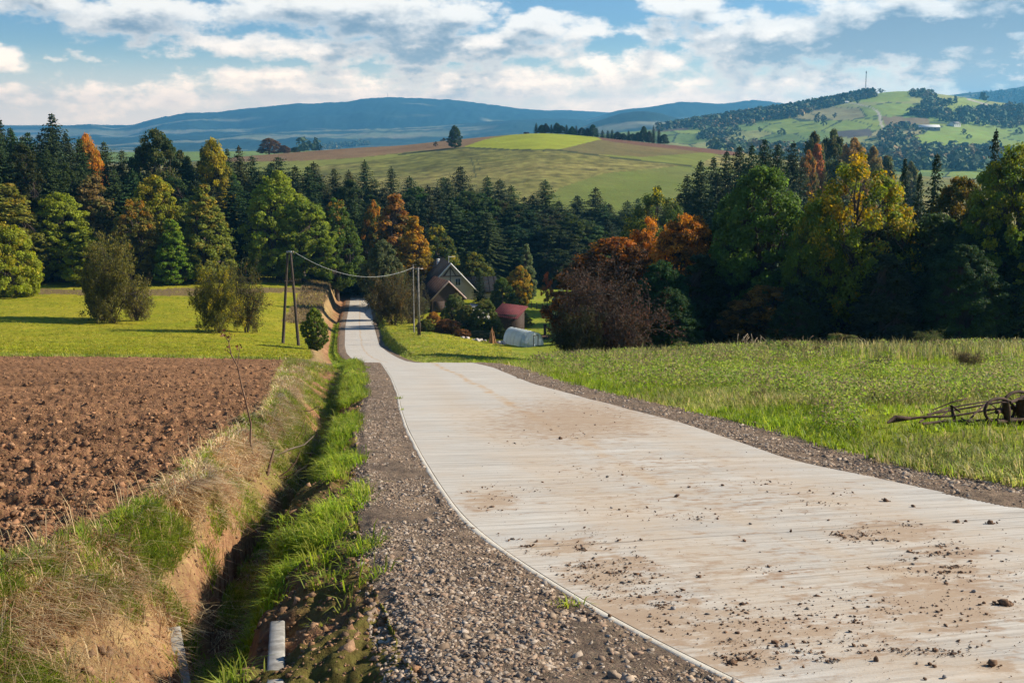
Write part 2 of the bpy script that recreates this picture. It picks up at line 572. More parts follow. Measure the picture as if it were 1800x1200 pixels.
def inpoly(px, py, poly):
    c = np.zeros(px.shape, bool)
    n = len(poly)
    for i in range(n):
        x1, y1 = poly[i]
        x2, y2 = poly[(i + 1) % n]
        if y1 == y2:
            continue
        k = ((y1 > py) != (y2 > py)) & (px < (x2 - x1) * (py - y1) / (y2 - y1) + x1)
        c ^= k
    return c


def mesh_np(name, V, F, mat, attrs=None, smooth=True, kind=None, parent=None, flat_idx=None):
    """V (n,3); F (m,k) of one polygon size, or (loops, loop_starts)"""
    me = bpy.data.meshes.new(name)
    V = np.ascontiguousarray(V, np.float32)
    me.vertices.add(len(V))
    me.vertices.foreach_set('co', V.ravel())
    if isinstance(F, tuple):
        loops, starts = F
    else:
        loops = F.ravel()
        starts = np.arange(0, F.size, F.shape[1])
    me.loops.add(len(loops))
    me.loops.foreach_set('vertex_index', np.ascontiguousarray(loops, np.int32))
    me.polygons.add(len(starts))
    me.polygons.foreach_set('loop_start', np.ascontiguousarray(starts, np.int32))
    me.update(calc_edges=True)
    if smooth:
        me.polygons.foreach_set('use_smooth', np.ones(len(starts), bool))
    for k, v in (attrs or {}).items():
        v = np.ascontiguousarray(v, np.float32)
        if v.ndim == 1:
            me.attributes.new(k, 'FLOAT', 'POINT').data.foreach_set('value', v)
        elif v.shape[1] == 2:
            me.attributes.new(k, 'FLOAT2', 'POINT').data.foreach_set('vector', v.ravel())
        else:
            c = np.ones((len(v), 4), np.float32)
            c[:, :3] = v
            me.attributes.new(k, 'FLOAT_COLOR', 'POINT').data.foreach_set('color', c.ravel())
    if mat:
        me.materials.append(mat)
    o = bpy.data.objects.new(name, me)
    COL.objects.link(o)
    if kind:
        o['kind'] = kind
    if parent:
        o.parent = parent
    return o


# ------------------------------------------------------------------ ground materials
def attr(nt, name):
    return nt.new('ShaderNodeAttribute', attribute_name=name).outputs['Color']


def ground_mat(name, s1, s2, var, bump_str, bump_scale, bump_dist, rough=0.95, det=6):
    m, nt, out = new_mat(name)
    co = objco(nt)
    c = attr(nt, 'Col')
    n1 = nt.noise(co, s1, det, 0.6)
    n2 = nt.noise(co, s2, 4, 0.6)
    v = nt.math('ADD', nt.math('MULTIPLY', n1, 0.6), nt.math('MULTIPLY', n2, 0.4))
    k = nt.ramp(v, 0.3, 0.7, 1 - var, 1 + var, smooth=False)
    hs = nt.new('ShaderNodeHueSaturation')
    nt.put(hs.inputs['Color'], c)
    nt.put(hs.inputs['Value'], k)
    nt.put(hs.inputs['Hue'], nt.ramp(n2, .3, .7, .485, .515))
    b = nt.noise(co, bump_scale, 6, 0.65)
    principled(nt, out, hs.outputs[0], rough, b, bump_str, bump_dist, spec=0.08)
    return m


M_verge = ground_mat('verge_soil', 3.0, 22.0, .45, .8, 30, .03)
M_plow = ground_mat('ploughed_soil', 5.0, 38.0, .5, .9, 34, .035)
M_grass = ground_mat('grass_ground', 1.6, 14.0, .45, .8, 16, .06)
M_gravel = ground_mat('gravel_bed', 9.0, 45.0, .5, 1.0, 38, .03)
M_field = ground_mat('field_hill', .05, .45, .28, .7, .5, .6)
M_hill = ground_mat('far_hill', .012, .08, .22, .4, .06, 3)
M_mount = ground_mat('mountain_wood', .004, .03, .30, .4, .02, 12)
M_valley = ground_mat('valley_floor', .01, .1, .3, .3, .05, 2)

# ------------------------------------------------------------------ one terrain grid, cut into its kinds of ground
u1 = np.linspace(-.56, .56, 940)
uo = np.linspace(.56, 1.25, 60)[1:]
U = np.concatenate([-uo[::-1], u1, uo])
rows = [1.2]
while rows[-1] < 62:
    rows.append(rows[-1] * 1.0055)
while rows[-1] < 428:
    rows.append(rows[-1] * 1.009)
rows[-1] = 428.0
while rows[-1] < 1250:
    rows.append(rows[-1] * 1.007)
while rows[-1] < 10400:
    rows.append(rows[-1] * 1.0085)
rows = np.array(rows)
NR, NC = len(rows), len(U)
GY = np.repeat(rows[:, None], NC, 1)
GX = GY * U[None]
GZ, ZN = ground_z(GX.ravel(), GY.ravel(), True)
GX, GY = GX.ravel(), GY.ravel()
PX, PY = project(GX, GY, GZ)

Cc = np.zeros((len(GX), 3))


def paint(mask, col):
    Cc[mask] = col


n_a = fbm(GX * .9, GY * .9, 4, 101)
n_b = fbm(GX * .25, GY * .25, 3, 111)
n_c = fbm(GX * 3.5, GY * 3.5, 3, 121)
xl_, xr_ = XL(GY), XR(GY)


def mixc(a, b, f):
    f = np.clip(f, 0, 1)[:, None]
    return np.array(a)[None] * (1 - f) + np.array(b)[None] * f


# verge: bare ochre soil, thatch of dry grass, green patches
soil = mixc((.34, .175, .088), (.19, .095, .05), .5 + n_a * 1.2 + n_c * .5)
thatch = mixc((.33, .23, .11), (.24, .15, .07), .5 + n_c)
green = mixc((.10, .15, .02), (.17, .19, .03), .5 + n_a)
top = sstep(0, 1, (x_dit(GY) - GX) / np.maximum(x_dit(GY) - x_fld(GY), .5) * 1.6 - .35 + .5 * sstep(9, 5.5, GY))
v = soil * (1 - top[:, None]) + thatch * top[:, None]
gmask = sstep(.05, .35, n_b + n_a * .5)
gmask = np.where(GX > x_dit(GY), sstep(-.25, .2, n_a), gmask) * np.where(GY > 70, .3, 1)
gmask = gmask * .55
v = v * (1 - gmask[:, None]) + green * gmask[:, None]
ditch_right = (GX > x_dit(GY)) & (GY < 60)
v = np.where(ditch_right[:, None], v * .62, v)  # soil from the ditch line rightwards is darkened
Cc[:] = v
m = ZN == 1
paint(m, (mixc((.29, .15, .075), (.19, .098, .05), .5 + n_a * .8 + n_b * .5))[m])
m = (ZN == 2)
gfar = mixc((.21, .225, .010), (.30, .26, .02), .5 + n_b * .9 + n_a * .3)
gfar = np.where((GX > 0)[:, None], mixc((.16, .22, .012), (.25, .25, .03), .5 + n_b * .8 + n_a * .5), gfar)
paint(m, gfar[m])
strip = m & (GX < xl_) & (np.abs(PY - 512 - fbm(GX * .05, GY * .05, 2, 3) * 6) < 5) & (GY > 150)
paint(strip, (.17, .12, .055))
m = ZN == 3
paint(m, (mixc((.24, .17, .115), (.15, .11, .08), .5 + n_c + n_a * .5))[m])

# field hill
m4 = ZN == 4
olive = mixc((.14, .14, .032), (.22, .185, .055), .5 + fbm(GX * .01, GY * .02, 4, 5) * 1.1)
streak = fbm((GX * .8 + GY * .3) * .09, (GY * .9 - GX * .35) * .5, 3, 77)
olive = olive * (1 + np.clip(streak, -.6, .6)[:, None] * .85)
paint(m4, olive[m4])


def poly4(zone, poly, a, b=None, sc=.02):
    mm = (ZN == zone) & inpoly(PX, PY, poly)
    if b is None:
        b = a
    Cc[mm] = mixc(a, b, .5 + fbm(GX * sc, GY * sc, 3, 15))[mm]


poly4(4, [(985, 330), (1060, 305), (1215, 290), (1300, 300), (1200, 400), (900, 400)], (.14, .165, .03), (.17, .175, .045))
poly4(4, [(300, 310), (400, 283), (520, 283), (620, 279), (720, 268), (760, 268), (700, 276), (560, 292), (500, 330)], (.20, .21, .045))
poly4(4, [(380, 285), (400, 268), (520, 262), (640, 255), (770, 245), (860, 238), (880, 236), (820, 258), (740, 265), (620, 278), (520, 283)], (.19, .115, .055), (.22, .14, .07))
poly4(4, [(815, 258), (850, 246), (900, 237), (1000, 232), (1062, 244), (1020, 254), (985, 262), (900, 263)], (.25, .29, .02), (.28, .30, .03))
poly4(4, [(985, 264), (1020, 254), (1050, 246), (1110, 248), (1215, 262), (1240, 270), (1130, 279), (1050, 272)], (.17, .125, .045), (.15, .13, .045))
poly4(4, [(1050, 271), (1130, 276), (1240, 268), (1262, 272), (1225, 291), (1100, 279)], (.17, .185, .035))
poly4(4, [(1038, 236), (1300, 250), (1300, 275), (1240, 268), (1120, 255), (1060, 247)], (.15, .075, .045))
track = (ZN == 4) & (np.abs(PX - (828 + (PY - 280) * .22 + np.sin(PY * .09) * 2)) % 9 < 1.3) & (np.abs(PX - 835) < 9) & (PY > 278) & (PY < 312)
paint(track, (.07, .075, .03))
edge4 = (ZN == 4) & (np.abs(PY - np.interp(PX, [640, 740, 820, 900, 985, 1100, 1215], [279, 267, 259.5, 263.5, 264.5, 280, 291.5])) < 1.3) & (PX > 700) & (PX < 1215)
paint(edge4, (.06, .065, .025))

# right hill: parcels
m5 = ZN == 5
rs = np.random.RandomState(8)
S = np.stack([rs.uniform(900, 2000, 120), rs.uniform(150, 330, 120)], 1)
pal = np.array([(.20, .27, .05), (.25, .30, .06), (.18, .25, .06), (.27, .28, .09), (.22, .28, .055), (.15, .21, .055), (.28, .25, .11), (.21, .26, .045)])
sc_ = pal[rs.randint(0, len(pal), 120)]
idx = np.where(m5)[0]
q = np.stack([PX[idx] + PY[idx] * .8, PY[idx]], 1)
best = np.full(len(idx), 1e9)
bi = np.zeros(len(idx), int)
sec = np.full(len(idx), 1e9)
for i, (a, b) in enumerate(S):
    d = np.hypot((q[:, 0] - a - b * .8) * .22, (q[:, 1] - b) * 1.3)
    nb = d < best
    sec = np.where(nb, best, np.minimum(sec, d))
    bi = np.where(nb, i, bi)
    best = np.where(nb, d, best)
Cc[idx] = sc_[bi]
hedge = (sec - best) < .7
Cc[idx[hedge]] = (.045, .065, .03)
poly4(5, [(1550, 205), (1632, 207), (1634, 219), (1556, 221)], (.20, .15, .08))
poly4(5, [(1466, 231), (1530, 227), (1534, 240), (1470, 243)], (.10, .085, .07))
poly4(5, [(1140, 228), (1205, 222), (1215, 228), (1160, 232)], (.12, .09, .06))
poly4(5, [(1600, 238), (1740, 232), (1750, 262), (1640, 268)], (.22, .29, .05))
poly4(5, [(1500, 162), (1600, 160), (1600, 178), (1500, 180)], (.23, .29, .05), (.18, .25, .05), .004)
rd = (ZN == 5) & (np.abs(PX - np.interp(PY, [181, 184, 190, 200, 210, 222, 230, 237], [1494, 1512, 1534, 1545, 1547, 1550, 1556, 1562])) < 2.6) & (PY > 181) & (PY < 238)
paint(rd, (.42, .38, .30))
rd = (ZN == 5) & (np.abs(PY - np.interp(PX, [1700, 1735, 1760, 1778], [174, 184, 189, 191])) < 1.2) & (PX > 1700) & (PX < 1780)
paint(rd, (.40, .34, .28))
# mountains: dark wood coloured bluer to carry haze, pale clearings low on the slopes
m6 = ZN == 6
wood = mixc((.018, .045, .045), (.03, .06, .05), .5 + fbm(GX * .002, GY * .002, 3, 5))
low6 = sstep(205, 232, PY)
cl = fbm(GX * .0011, GY * .0042, 4, 19)
pale = mixc((.20, .22, .12), (.28, .26, .17), .5 + fbm(GX * .01, GY * .01, 2, 29))
f = .8 * sstep(.16, .32, cl + (low6 - .55) * .34)
wood = wood * (1 - f[:, None]) + pale * f[:, None]
paint(m6, wood[m6])
m7 = ZN == 7
vf = mixc((.10, .14, .04), (.22, .24, .08), .5 + fbm(GX * .003, GY * .006, 4, 6) * 1.5)
paint(m7, vf[m7])

face_r, face_c = np.meshgrid(np.arange(NR - 1), np.arange(NC - 1), indexing='ij')
A = (face_r * NC + face_c).ravel()
FQ = np.stack([A, A + 1, A + NC + 1, A + NC], 1)
FZ = np.minimum(ZN[FQ[:, 0]], 99)
VV = np.stack([GX, GY, GZ], 1)
names = {0: ('ground', M_verge), 1: ('ploughed_field', M_plow), 2: ('meadow', M_grass), 3: ('gravel_shoulder', M_gravel), 4: ('field_hill', M_field),
         5: ('hill', M_hill), 6: ('mountain', M_mount), 7: ('valley', M_valley)}
for zn, (nm, mt) in names.items():
    F = FQ[FZ == zn]
    if not len(F):
        continue
    used, inv = np.unique(F.ravel(), return_inverse=True)
    mesh_np(nm, VV[used], inv.reshape(F.shape), mt, {'Col': Cc[used]}, kind='structure')
# land all round and behind the viewpoint, below the detailed sheet
a_ = np.linspace(0, 2 * math.pi, 65)[:-1]
pl = np.concatenate([[[0, 0, 0]]] + [np.stack([np.cos(a_) * r_, np.sin(a_) * r_, a_ * 0], 1) for r_ in (3, 10, 40, 150, 500, 2000, 15000)])
pl[:, 2] = np.where(pl[:, 1] < 0.9, -1.75 - np.clip(pl[:, 1], -60, 0) * .02, np.minimum(-2.2 - .25 * pl[:, 1], -2.5))
pl[:, 2] = np.maximum(pl[:, 2], -95)
pl[:, 2] = np.where((pl[:, 1] > .9), np.maximum(pl[:, 2], -95) - 1.5, pl[:, 2])
fl, st = [], []
for k in range(64):
    st.append(len(fl))
    fl += [0, 1 + k, 1 + (k + 1) % 64]
for j in range(6):
    for k in range(64):
        st.append(len(fl))
        b0, b1 = 1 + j * 64, 1 + (j + 1) * 64
        fl += [b0 + k, b1 + k, b1 + (k + 1) % 64, b0 + (k + 1) % 64]
mesh_np('land', pl, (np.array(fl), np.array(st)), M_valley, {'Col': np.tile([.10, .12, .04], (len(pl), 1))}, kind='structure')

# ------------------------------------------------------------------ concrete road slab
m, nt, out = new_mat('brushed_concrete')
uv = nt.new('ShaderNodeAttribute', attribute_name='RUV').outputs['Vector']
sp_ = nt.new('ShaderNodeSeparateXYZ')
nt.put(sp_.inputs[0], uv)
uu, vv = sp_.outputs[0], sp_.outputs[1]
co = objco(nt)
base = nt.mix(nt.noise(co, .5, 5, .6), (.47, .43, .37, 1), (.60, .56, .49, 1))
st1 = nt.noise(nt.mapping(uv, scale=(.5, 22, 1)), 1.0, 6, .75)
st2 = nt.noise(nt.mapping(uv, loc=(5, 3, 0), scale=(.22, 3.2, 1)), 1.0, 4, .65)
base = nt.mix(nt.ramp(st1, .38, .56, .85, 0), base, (.30, .265, .225, 1))
base = nt.mix(nt.ramp(st1, .56, .70, 0, .7), base, (.72, .685, .62, 1))
base = nt.mix(nt.ramp(st2, .45, .70, 0, .45), base, (.68, .64, .57, 1))
st3 = nt.noise(nt.mapping(uv, loc=(9, 3, 0), scale=(.12, 1.1, 1)), 1.0, 3, .6)
base = nt.mix(nt.ramp(st3, .52, .64, 0, .28), base, (.38, .37, .345, 1))
# mud film left by wheels: stronger near the viewer
mud = nt.noise(nt.mapping(uv, scale=(.8, .28, 1)), 1.0, 5, .62)
wheel = nt.math('ADD', nt.ramp(nt.math('ABSOLUTE', nt.math('SUBTRACT', uu, 1.2)), .0, .75, .24, 0), nt.ramp(nt.math('ABSOLUTE', nt.math('SUBTRACT', uu, 3.6)), 0, .8, .22, 0))
nearv = nt.ramp(vv, 3, 45, 1, .25)
mf = nt.math('MULTIPLY', nt.ramp(nt.math('ADD', mud, wheel), .42, .82, 0, .58), nt.ramp(nt.noise(nt.mapping(uv, loc=(1, 1, 0), scale=(6, 14, 1)), 1.0, 6, .75), .30, .62, .35, 1))
base = nt.mix(nt.math('MULTIPLY', mf, nearv), base, (.48, .35, .225, 1))
rust_d = nt.math('ABSOLUTE', nt.math('SUBTRACT', nt.math('ADD', uu, nt.math('MULTIPLY', nt.noise(nt.mapping(uv, scale=(0, .15, 0)), 1, 2), .5)), 2.55))
rust = nt.math('MULTIPLY', nt.ramp(rust_d, .03, .20, .75, 0), nt.ramp(nt.noise(nt.mapping(uv, scale=(3, 1.2, 1)), 1, 4), .38, .6))
base = nt.mix(nt.math('MULTIPLY', rust, nt.ramp(vv, 6, 20, .35, 1)), base, (.46, .285, .13, 1))
dmd = nt.noise(nt.mapping(uv, loc=(2, 8, 0), scale=(1.1, 1.6, 1)), 1.0, 6, .72)
dp = nt.math('MULTIPLY', nt.ramp(dmd, .60, .70), nt.ramp(vv, 4, 22, 1, 0))
base = nt.mix(nt.math('MULTIPLY', dp, .5), base, (.24, .15, .09, 1))
mv = nt.new('ShaderNodeAttribute', attribute_name='mud').outputs['Fac']
sm1 = nt.noise(nt.mapping(uv, loc=(3, 2, 0), scale=(4.5, 7, 1)), 1.0, 7, .72)
smear = nt.ramp(nt.math('ADD', nt.math('MULTIPLY', mv, .34), sm1), .62, .80)
base = nt.mix(nt.math('MULTIPLY', smear, .85), base, (.30, .185, .105, 1))
dust = nt.ramp(nt.math('ADD', nt.math('MULTIPLY', mv, .30), nt.noise(nt.mapping(uv, scale=(1.6, 2.2, 1)), 1.0, 5, .6)), .48, .80)
base = nt.mix(nt.math('MULTIPLY', dust, .42), base, (.50, .40, .29, 1))
spk = nt.noise(co, 26, 3, .8)
base = nt.mix(nt.math('MULTIPLY', nt.ramp(spk, .66, .72), nt.ramp(dmd, .40, .6, .1, .9)), base, (.15, .095, .06, 1))
jv = nt.math('ABSOLUTE', nt.math('SUBTRACT', nt.math('FRACT', nt.math('DIVIDE', vv, 4.8)), .5))
joint = nt.ramp(jv, .0, .0028, 1, 0)
base = nt.mix(nt.math('MULTIPLY', joint, .7), base, (.10, .09, .08, 1))
h = nt.math('ADD', nt.math('MULTIPLY', nt.noise(nt.mapping(uv, scale=(.6, 45, 1)), 1.0, 3, .7), 1.0), nt.math('MULTIPLY', spk, .35))
h = nt.math('SUBTRACT', h, joint)
principled(nt, out, base, .88, h, .55, .012, spec=.15)
M_road = m
m, nt, out = new_mat('concrete_lip')
co = objco(nt)
c = nt.mix(nt.noise(co, 3, 6, .6), (.36, .33, .28, 1), (.54, .50, .43, 1))
c = nt.mix(nt.ramp(nt.noise(co, 14, 4, .7), .55, .7), c, (.36, .29, .22, 1))
principled(nt, out, c, .9, nt.noise(co, 60, 4, .6), .5, .01)
M_lip = m

ds = [1.5]
while ds[-1] < 340:
    ds.append(ds[-1] * 1.008 + .006)
ds = np.array(ds)
NA = 44
fr = np.linspace(0, 1, NA)
L_, R_ = XL(ds), XR(ds)
dx = np.gradient((L_ + R_) / 2, ds)
arc = np.concatenate([[0], np.cumsum(np.hypot(np.diff((L_ + R_) / 2), np.diff(ds)))])
Vr, UVr = [], []
for i, d in enumerate(ds):
    for f_ in fr:
        x = L_[i] + .068 + (R_[i] - L_[i] - .068) * f_
        y = d - (x - (L_[i] + R_[i]) / 2) * dx[i]          # rows run square to the road
        y = max(y, .8)
        Vr.append((x - 0, y, 0))
        UVr.append((f_ * (R_[i] - L_[i]), arc[i]))
Vr = np.array(Vr)
# keep the edges on the measured curves even though rows are square to the axis
fcol = np.tile(fr, len(ds))
Vr[:, 0] = XL(Vr[:, 1]) + .068 + (XR(Vr[:, 1]) - XL(Vr[:, 1]) - .068) * fcol
Vr[:, 2] = zr(Vr[:, 1]) + fbm(Vr[:, 0] * .6, Vr[:, 1] * .6, 2, 3) * .008
n = len(ds)
a0 = (np.arange(n - 1)[:, None] * NA + np.arange(NA - 1)[None]).ravel()
Fr = np.stack([a0, a0 + 1, a0 + NA + 1, a0 + NA], 1)
# side faces
base_i = len(Vr)
lo_l = Vr[np.arange(n) * NA].copy()
lo_l[:, 2] -= .16
lo_r = Vr[np.arange(n) * NA + NA - 1].copy()
lo_r[:, 2] -= .16
up_l, up_r = Vr[np.arange(n) * NA].copy(), Vr[np.arange(n) * NA + NA - 1].copy()
Vall = np.concatenate([Vr, lo_l, lo_r, up_l, up_r])
uvl, uvr = np.array(UVr)[np.arange(n) * NA], np.array(UVr)[np.arange(n) * NA + NA - 1]
UVall = np.concatenate([np.array(UVr), uvl, uvr, uvl, uvr])
i_ = np.arange(n - 1)
Fl = np.stack([base_i + 2 * n + i_, base_i + 2 * n + i_ + 1, base_i + i_ + 1, base_i + i_], 1)
Frr = np.stack([base_i + 3 * n + i_, base_i + n + i_, base_i + n + i_ + 1, base_i + 3 * n + i_ + 1], 1)
PATCH = [(1060, 1010, 60, 22, 260), (1000, 960, 60, 14, 120), (1120, 1090, 110, 40, 200), (1300, 1110, 120, 30, 200), (1560, 1150, 160, 30, 160), (1640, 1000, 90, 10, 160), (1560, 935, 80, 16, 150), (1680, 970, 60, 10, 120), (1250, 880, 250, 40, 160),
         (1010, 740, 120, 30, 120), (1150, 820, 150, 30, 110), (1300, 1010, 300, 70, 260), (860, 880, 40, 16, 60), (1650, 1060, 120, 50, 140), (1290, 1160, 100, 20, 110), (1500, 1110, 200, 50, 150)]
PATCH += [(1765, 1062, 22, 6, 0), (1287, 1165, 24, 6, 0), (1740, 1172, 40, 10, 0), (1430, 1110, 60, 10, 0), (1085, 990, 60, 12, 0), (1600, 1075, 60, 8, 0)]
rpx, rpy = project(Vall[:, 0], Vall[:, 1], Vall[:, 2])
mudv = np.zeros(len(Vall))
for cx, cy, sx, sy, k in PATCH:
    mudv = np.maximum(mudv, (.95 if sx < 130 else .5) * np.exp(-.5 * ((rpx - cx) / (sx * 1.1)) ** 2 - .5 * ((rpy - cy) / (sy * 1.1)) ** 2))
road = mesh_np('road', Vall, np.concatenate([Fr, Fl, Frr]), M_road, {'RUV': UVall, 'mud': mudv}, kind='structure')
# cast lip along the left edge, slightly ragged
d2 = [3.0]
while d2[-1] < 60:
    d2.append(d2[-1] * 1.006 + .004)
d2 = np.array(d2)
xx = XL(d2)
wv = fbm(d2 * 3, d2 * 0, 4, 6) * .016
prof = [(.008, -.16), (.008, -.010), (.014, -.003), (.059, -.001), (.062, -.008), (.062, -.1)]
Vl = []
for i, d in enumerate(d2):
    for (ox, oz) in prof:
        Vl.append((xx[i] + ox + (wv[i] if ox < .03 else 0), d, float(zr(d)) + oz))
Vl = np.array(Vl)
K = len(prof)
a0 = (np.arange(len(d2) - 1)[:, None] * K + np.arange(K - 1)[None]).ravel()
lip = mesh_np('road_edge', Vl, np.stack([a0, a0 + 1, a0 + K + 1, a0 + K], 1), M_lip, kind='structure', smooth=False)

# ------------------------------------------------------------------ mesh helpers for things
def tube(P, r, sides=6, cap=True):
    """tapered tube along points; returns verts and quads"""
    P = np.asarray(P, float)
    r = np.asarray(r, float)
    n = len(P)
    T = np.gradient(P, axis=0)
    T /= np.linalg.norm(T, axis=1)[:, None] + 1e-9
    ref = np.array([0.31, 0.95, 0.05]) if abs(T[0][2]) > .7 else np.array([0, 0, 1.0])
    A = np.cross(T, ref)
    A /= np.linalg.norm(A, axis=1)[:, None] + 1e-9
    B = np.cross(T, A)
    a = np.linspace(0, 2 * math.pi, sides, endpoint=False)
    V = P[:, None] + r[:, None, None] * (A[:, None] * np.cos(a)[None, :, None] + B[:, None] * np.sin(a)[None, :, None])
    V = V.reshape(-1, 3)
    i, k = np.meshgrid(np.arange(n - 1), np.arange(sides), indexing='ij')
    i, k = i.ravel(), k.ravel()
    k2 = (k + 1) % sides
    F = np.stack([i * sides + k, i * sides + k2, (i + 1) * sides + k2, (i + 1) * sides + k], 1)
    if cap and sides % 2 == 0:
        for base in (0, (n - 1) * sides):
            for j in range(1, sides // 2):
                F = np.vstack([F, [base + j - 1, base + j, base + sides - 1 - j, base + (sides - j) % sides]])
    return V, F


class MB:
    """collects quads into one mesh"""
    def __init__(s):
        s.V, s.F, s.n = [], [], 0

    def add(s, V, F):
        V, F = np.asarray(V, float), np.asarray(F, int)
        s.V.append(V)
        s.F.append(F + s.n)
        s.n += len(V)
        return s

    def tube(s, P, r, sides=6):
        if np.isscalar(r):
            r = [r] * len(P)
        return s.add(*tube(P, r, sides))

    def box(s, c, d, rz=0, M=None, bev=0.0, taper=(1, 1)):
        x, y, z = d[0] / 2, d[1] / 2, d[2] / 2
        b = min(bev, x * .45, y * .45, z * .45)
        if b <= 0:
            V = np.array([(i * x * (taper[0] if k > 0 else 1), j * y * (taper[1] if k > 0 else 1), k * z) for k in (-1, 1) for j in (-1, 1) for i in (-1, 1)], float)
            F = [(0, 2, 3, 1), (4, 5, 7, 6), (0, 1, 5, 4), (2, 6, 7, 3), (0, 4, 6, 2), (1, 3, 7, 5)]
        else:
            V, F = [], []
            rings = [(-z, b), (-z + b, 0), (z - b, 0), (z, b)]
            for (zz, ins) in rings:
                X, Y = x - ins, y - ins
                c_ = b * .7
                V += [(-X + c_, -Y, zz), (X - c_, -Y, zz), (X, -Y + c_, zz), (X, Y - c_, zz), (X - c_, Y, zz), (-X + c_, Y, zz), (-X, Y - c_, zz), (-X, -Y + c_, zz)]
            V = np.array(V, float)
            for r_ in range(3):
                for k in range(8):
                    F.append((r_ * 8 + k, r_ * 8 + (k + 1) % 8, r_ * 8 + 8 + (k + 1) % 8, r_ * 8 + 8 + k))
            for b0, sg in ((0, -1), (24, 1)):
                for q in ((0, 1, 2, 7), (7, 2, 3, 6), (6, 3, 4, 5)):
                    F.append(tuple(b0 + t for t in (q if sg > 0 else q[::-1])))
        cr, sr = math.cos(rz), math.sin(rz)
        V = V @ np.array([[cr, sr, 0], [-sr, cr, 0], [0, 0, 1]])
        V = V + np.asarray(c, float)
        if M is not None:
            V = np.array([tuple(M @ Vector(v)) for v in V])
        return s.add(V, F)

    def quad(s, *p):
        return s.add(np.array(p, float), [(0, 1, 2, 3)])

    def build(s, name, mat, parent=None, smooth=False, attrs=None, kind=None):
        o = mesh_np(name, np.concatenate(s.V), np.concatenate(s.F), mat, attrs, smooth=smooth, kind=kind)
        if parent:
            o.parent = parent
        return o


def tag(o, label, cat, group=None, kind=None):
    if label:
        o['label'] = label
    if cat:
        o['category'] = cat
    if group:
        o['group'] = group
    if kind:
        o['kind'] = kind
    return o


def empty(name, loc, label, cat, group=None, rz=0, scale=None):
    o = bpy.data.objects.new(name, None)
    COL.objects.link(o)
    o.empty_display_size = .5
    o.location = loc
    o.rotation_euler = (0, 0, rz)
    if scale:
        o.scale = scale
    return tag(o, label, cat, group)


# ------------------------------------------------------------------ plant materials
def leaf_material(name, rough=.6, trans=.42, spec=.12):
    m, nt, out = new_mat(name)
    oi = nt.new('ShaderNodeObjectInfo')
    acc = nt.new('ShaderNodeAttribute', attribute_type='OBJECT', attribute_name='accent').outputs['Color']
    amt = nt.new('ShaderNodeAttribute', attribute_type='OBJECT', attribute_name='amount').outputs['Fac']
    tint = nt.new('ShaderNodeAttribute', attribute_name='tint').outputs['Fac']
    val = nt.new('ShaderNodeAttribute', attribute_name='val').outputs['Fac']
    th = nt.math('SUBTRACT', 1.0, amt)
    f = nt.ramp(tint, nt.math('SUBTRACT', th, .12), nt.math('ADD', th, .12))
    c = nt.mix(f, oi.outputs['Color'], acc)
    hs = nt.new('ShaderNodeHueSaturation')
    nt.put(hs.inputs['Color'], c)
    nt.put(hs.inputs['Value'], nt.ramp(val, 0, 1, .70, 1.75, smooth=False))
    nt.put(hs.inputs['Hue'], nt.ramp(val, 0, 1, .49, .51, smooth=False))
    p = nt.new('ShaderNodeBsdfPrincipled')
    nt.put(p.inputs['Base Color'], hs.outputs[0])
    p.inputs['Roughness'].default_value = rough
    p.inputs['Specular IOR Level'].default_value = spec
    t = nt.new('ShaderNodeBsdfTranslucent')
    tcx = nt.new('ShaderNodeHueSaturation')
    nt.put(tcx.inputs['Color'], hs.outputs[0])
    tcx.inputs['Value'].default_value = 1.5
    tcx.inputs['Saturation'].default_value = 1.1
    nt.put(t.inputs[0], tcx.outputs[0])
    mx = nt.new('ShaderNodeMixShader')
    mx.inputs[0].default_value = trans
    nt.l.new(p.outputs[0], mx.inputs[1])
    nt.l.new(t.outputs[0], mx.inputs[2])
    nt.l.new(mx.outputs[0], out.inputs[0])
    return m


M_leaf = leaf_material('leaves')
M_needle = leaf_material('needles', .6, .12, .15)
m, nt, out = new_mat('bark')
co = objco(nt)
n_ = nt.noise(nt.mapping(co, scale=(6, 6, 1.5)), 1.5, 5, .65)
principled(nt, out, nt.mix(n_, (.035, .026, .02, 1), (.13, .10, .08, 1)), .95, n_, .9, .03)
M_bark = m


def leaf_quads(C, size, rs, up=.3, asp=.62, out_dir=None, droop=0.0):
    """diamond leaves at points C; returns verts, faces"""
    n = len(C)
    N = rs.normal(size=(n, 3))
    N[:, 2] += up * 2
    if out_dir is not None:
        N += out_dir * 1.3
    N /= np.linalg.norm(N, axis=1)[:, None]
    T = np.cross(N, rs.normal(size=(n, 3)))
    T[:, 2] -= droop
    T /= np.linalg.norm(T, axis=1)[:, None]
    B = np.cross(N, T)
    s = (np.asarray(size) * rs.uniform(.6, 1.35, n))[:, None]
    V = np.stack([C - T * s * .5, C + B * s * asp * .5, C + T * s * .5, C - B * s * asp * .5], 1).reshape(-1, 3)
    F = np.arange(n * 4).reshape(n, 4)
    return V, F


def env_round(h):
    return np.sqrt(np.clip(1 - (2 * h - 1) ** 2, 0, 1))


ENV = {
    'round': lambda h: np.clip(np.sin(np.pi * np.clip(h, 0, 1) ** .85), 0, 1) ** .6,
    'dome': lambda h: np.clip(1 - h ** 2.6, 0, 1) ** .55 * np.clip(h * 6 + .55, 0, 1),
    'cone': lambda h: (1 - h) ** .7 * np.clip(h * 5 + .45, 0, 1),
    'vase': lambda h: np.clip(.45 + h * .9, 0, 1) * np.clip(1 - h ** 4, 0, 1) ** .5,
}


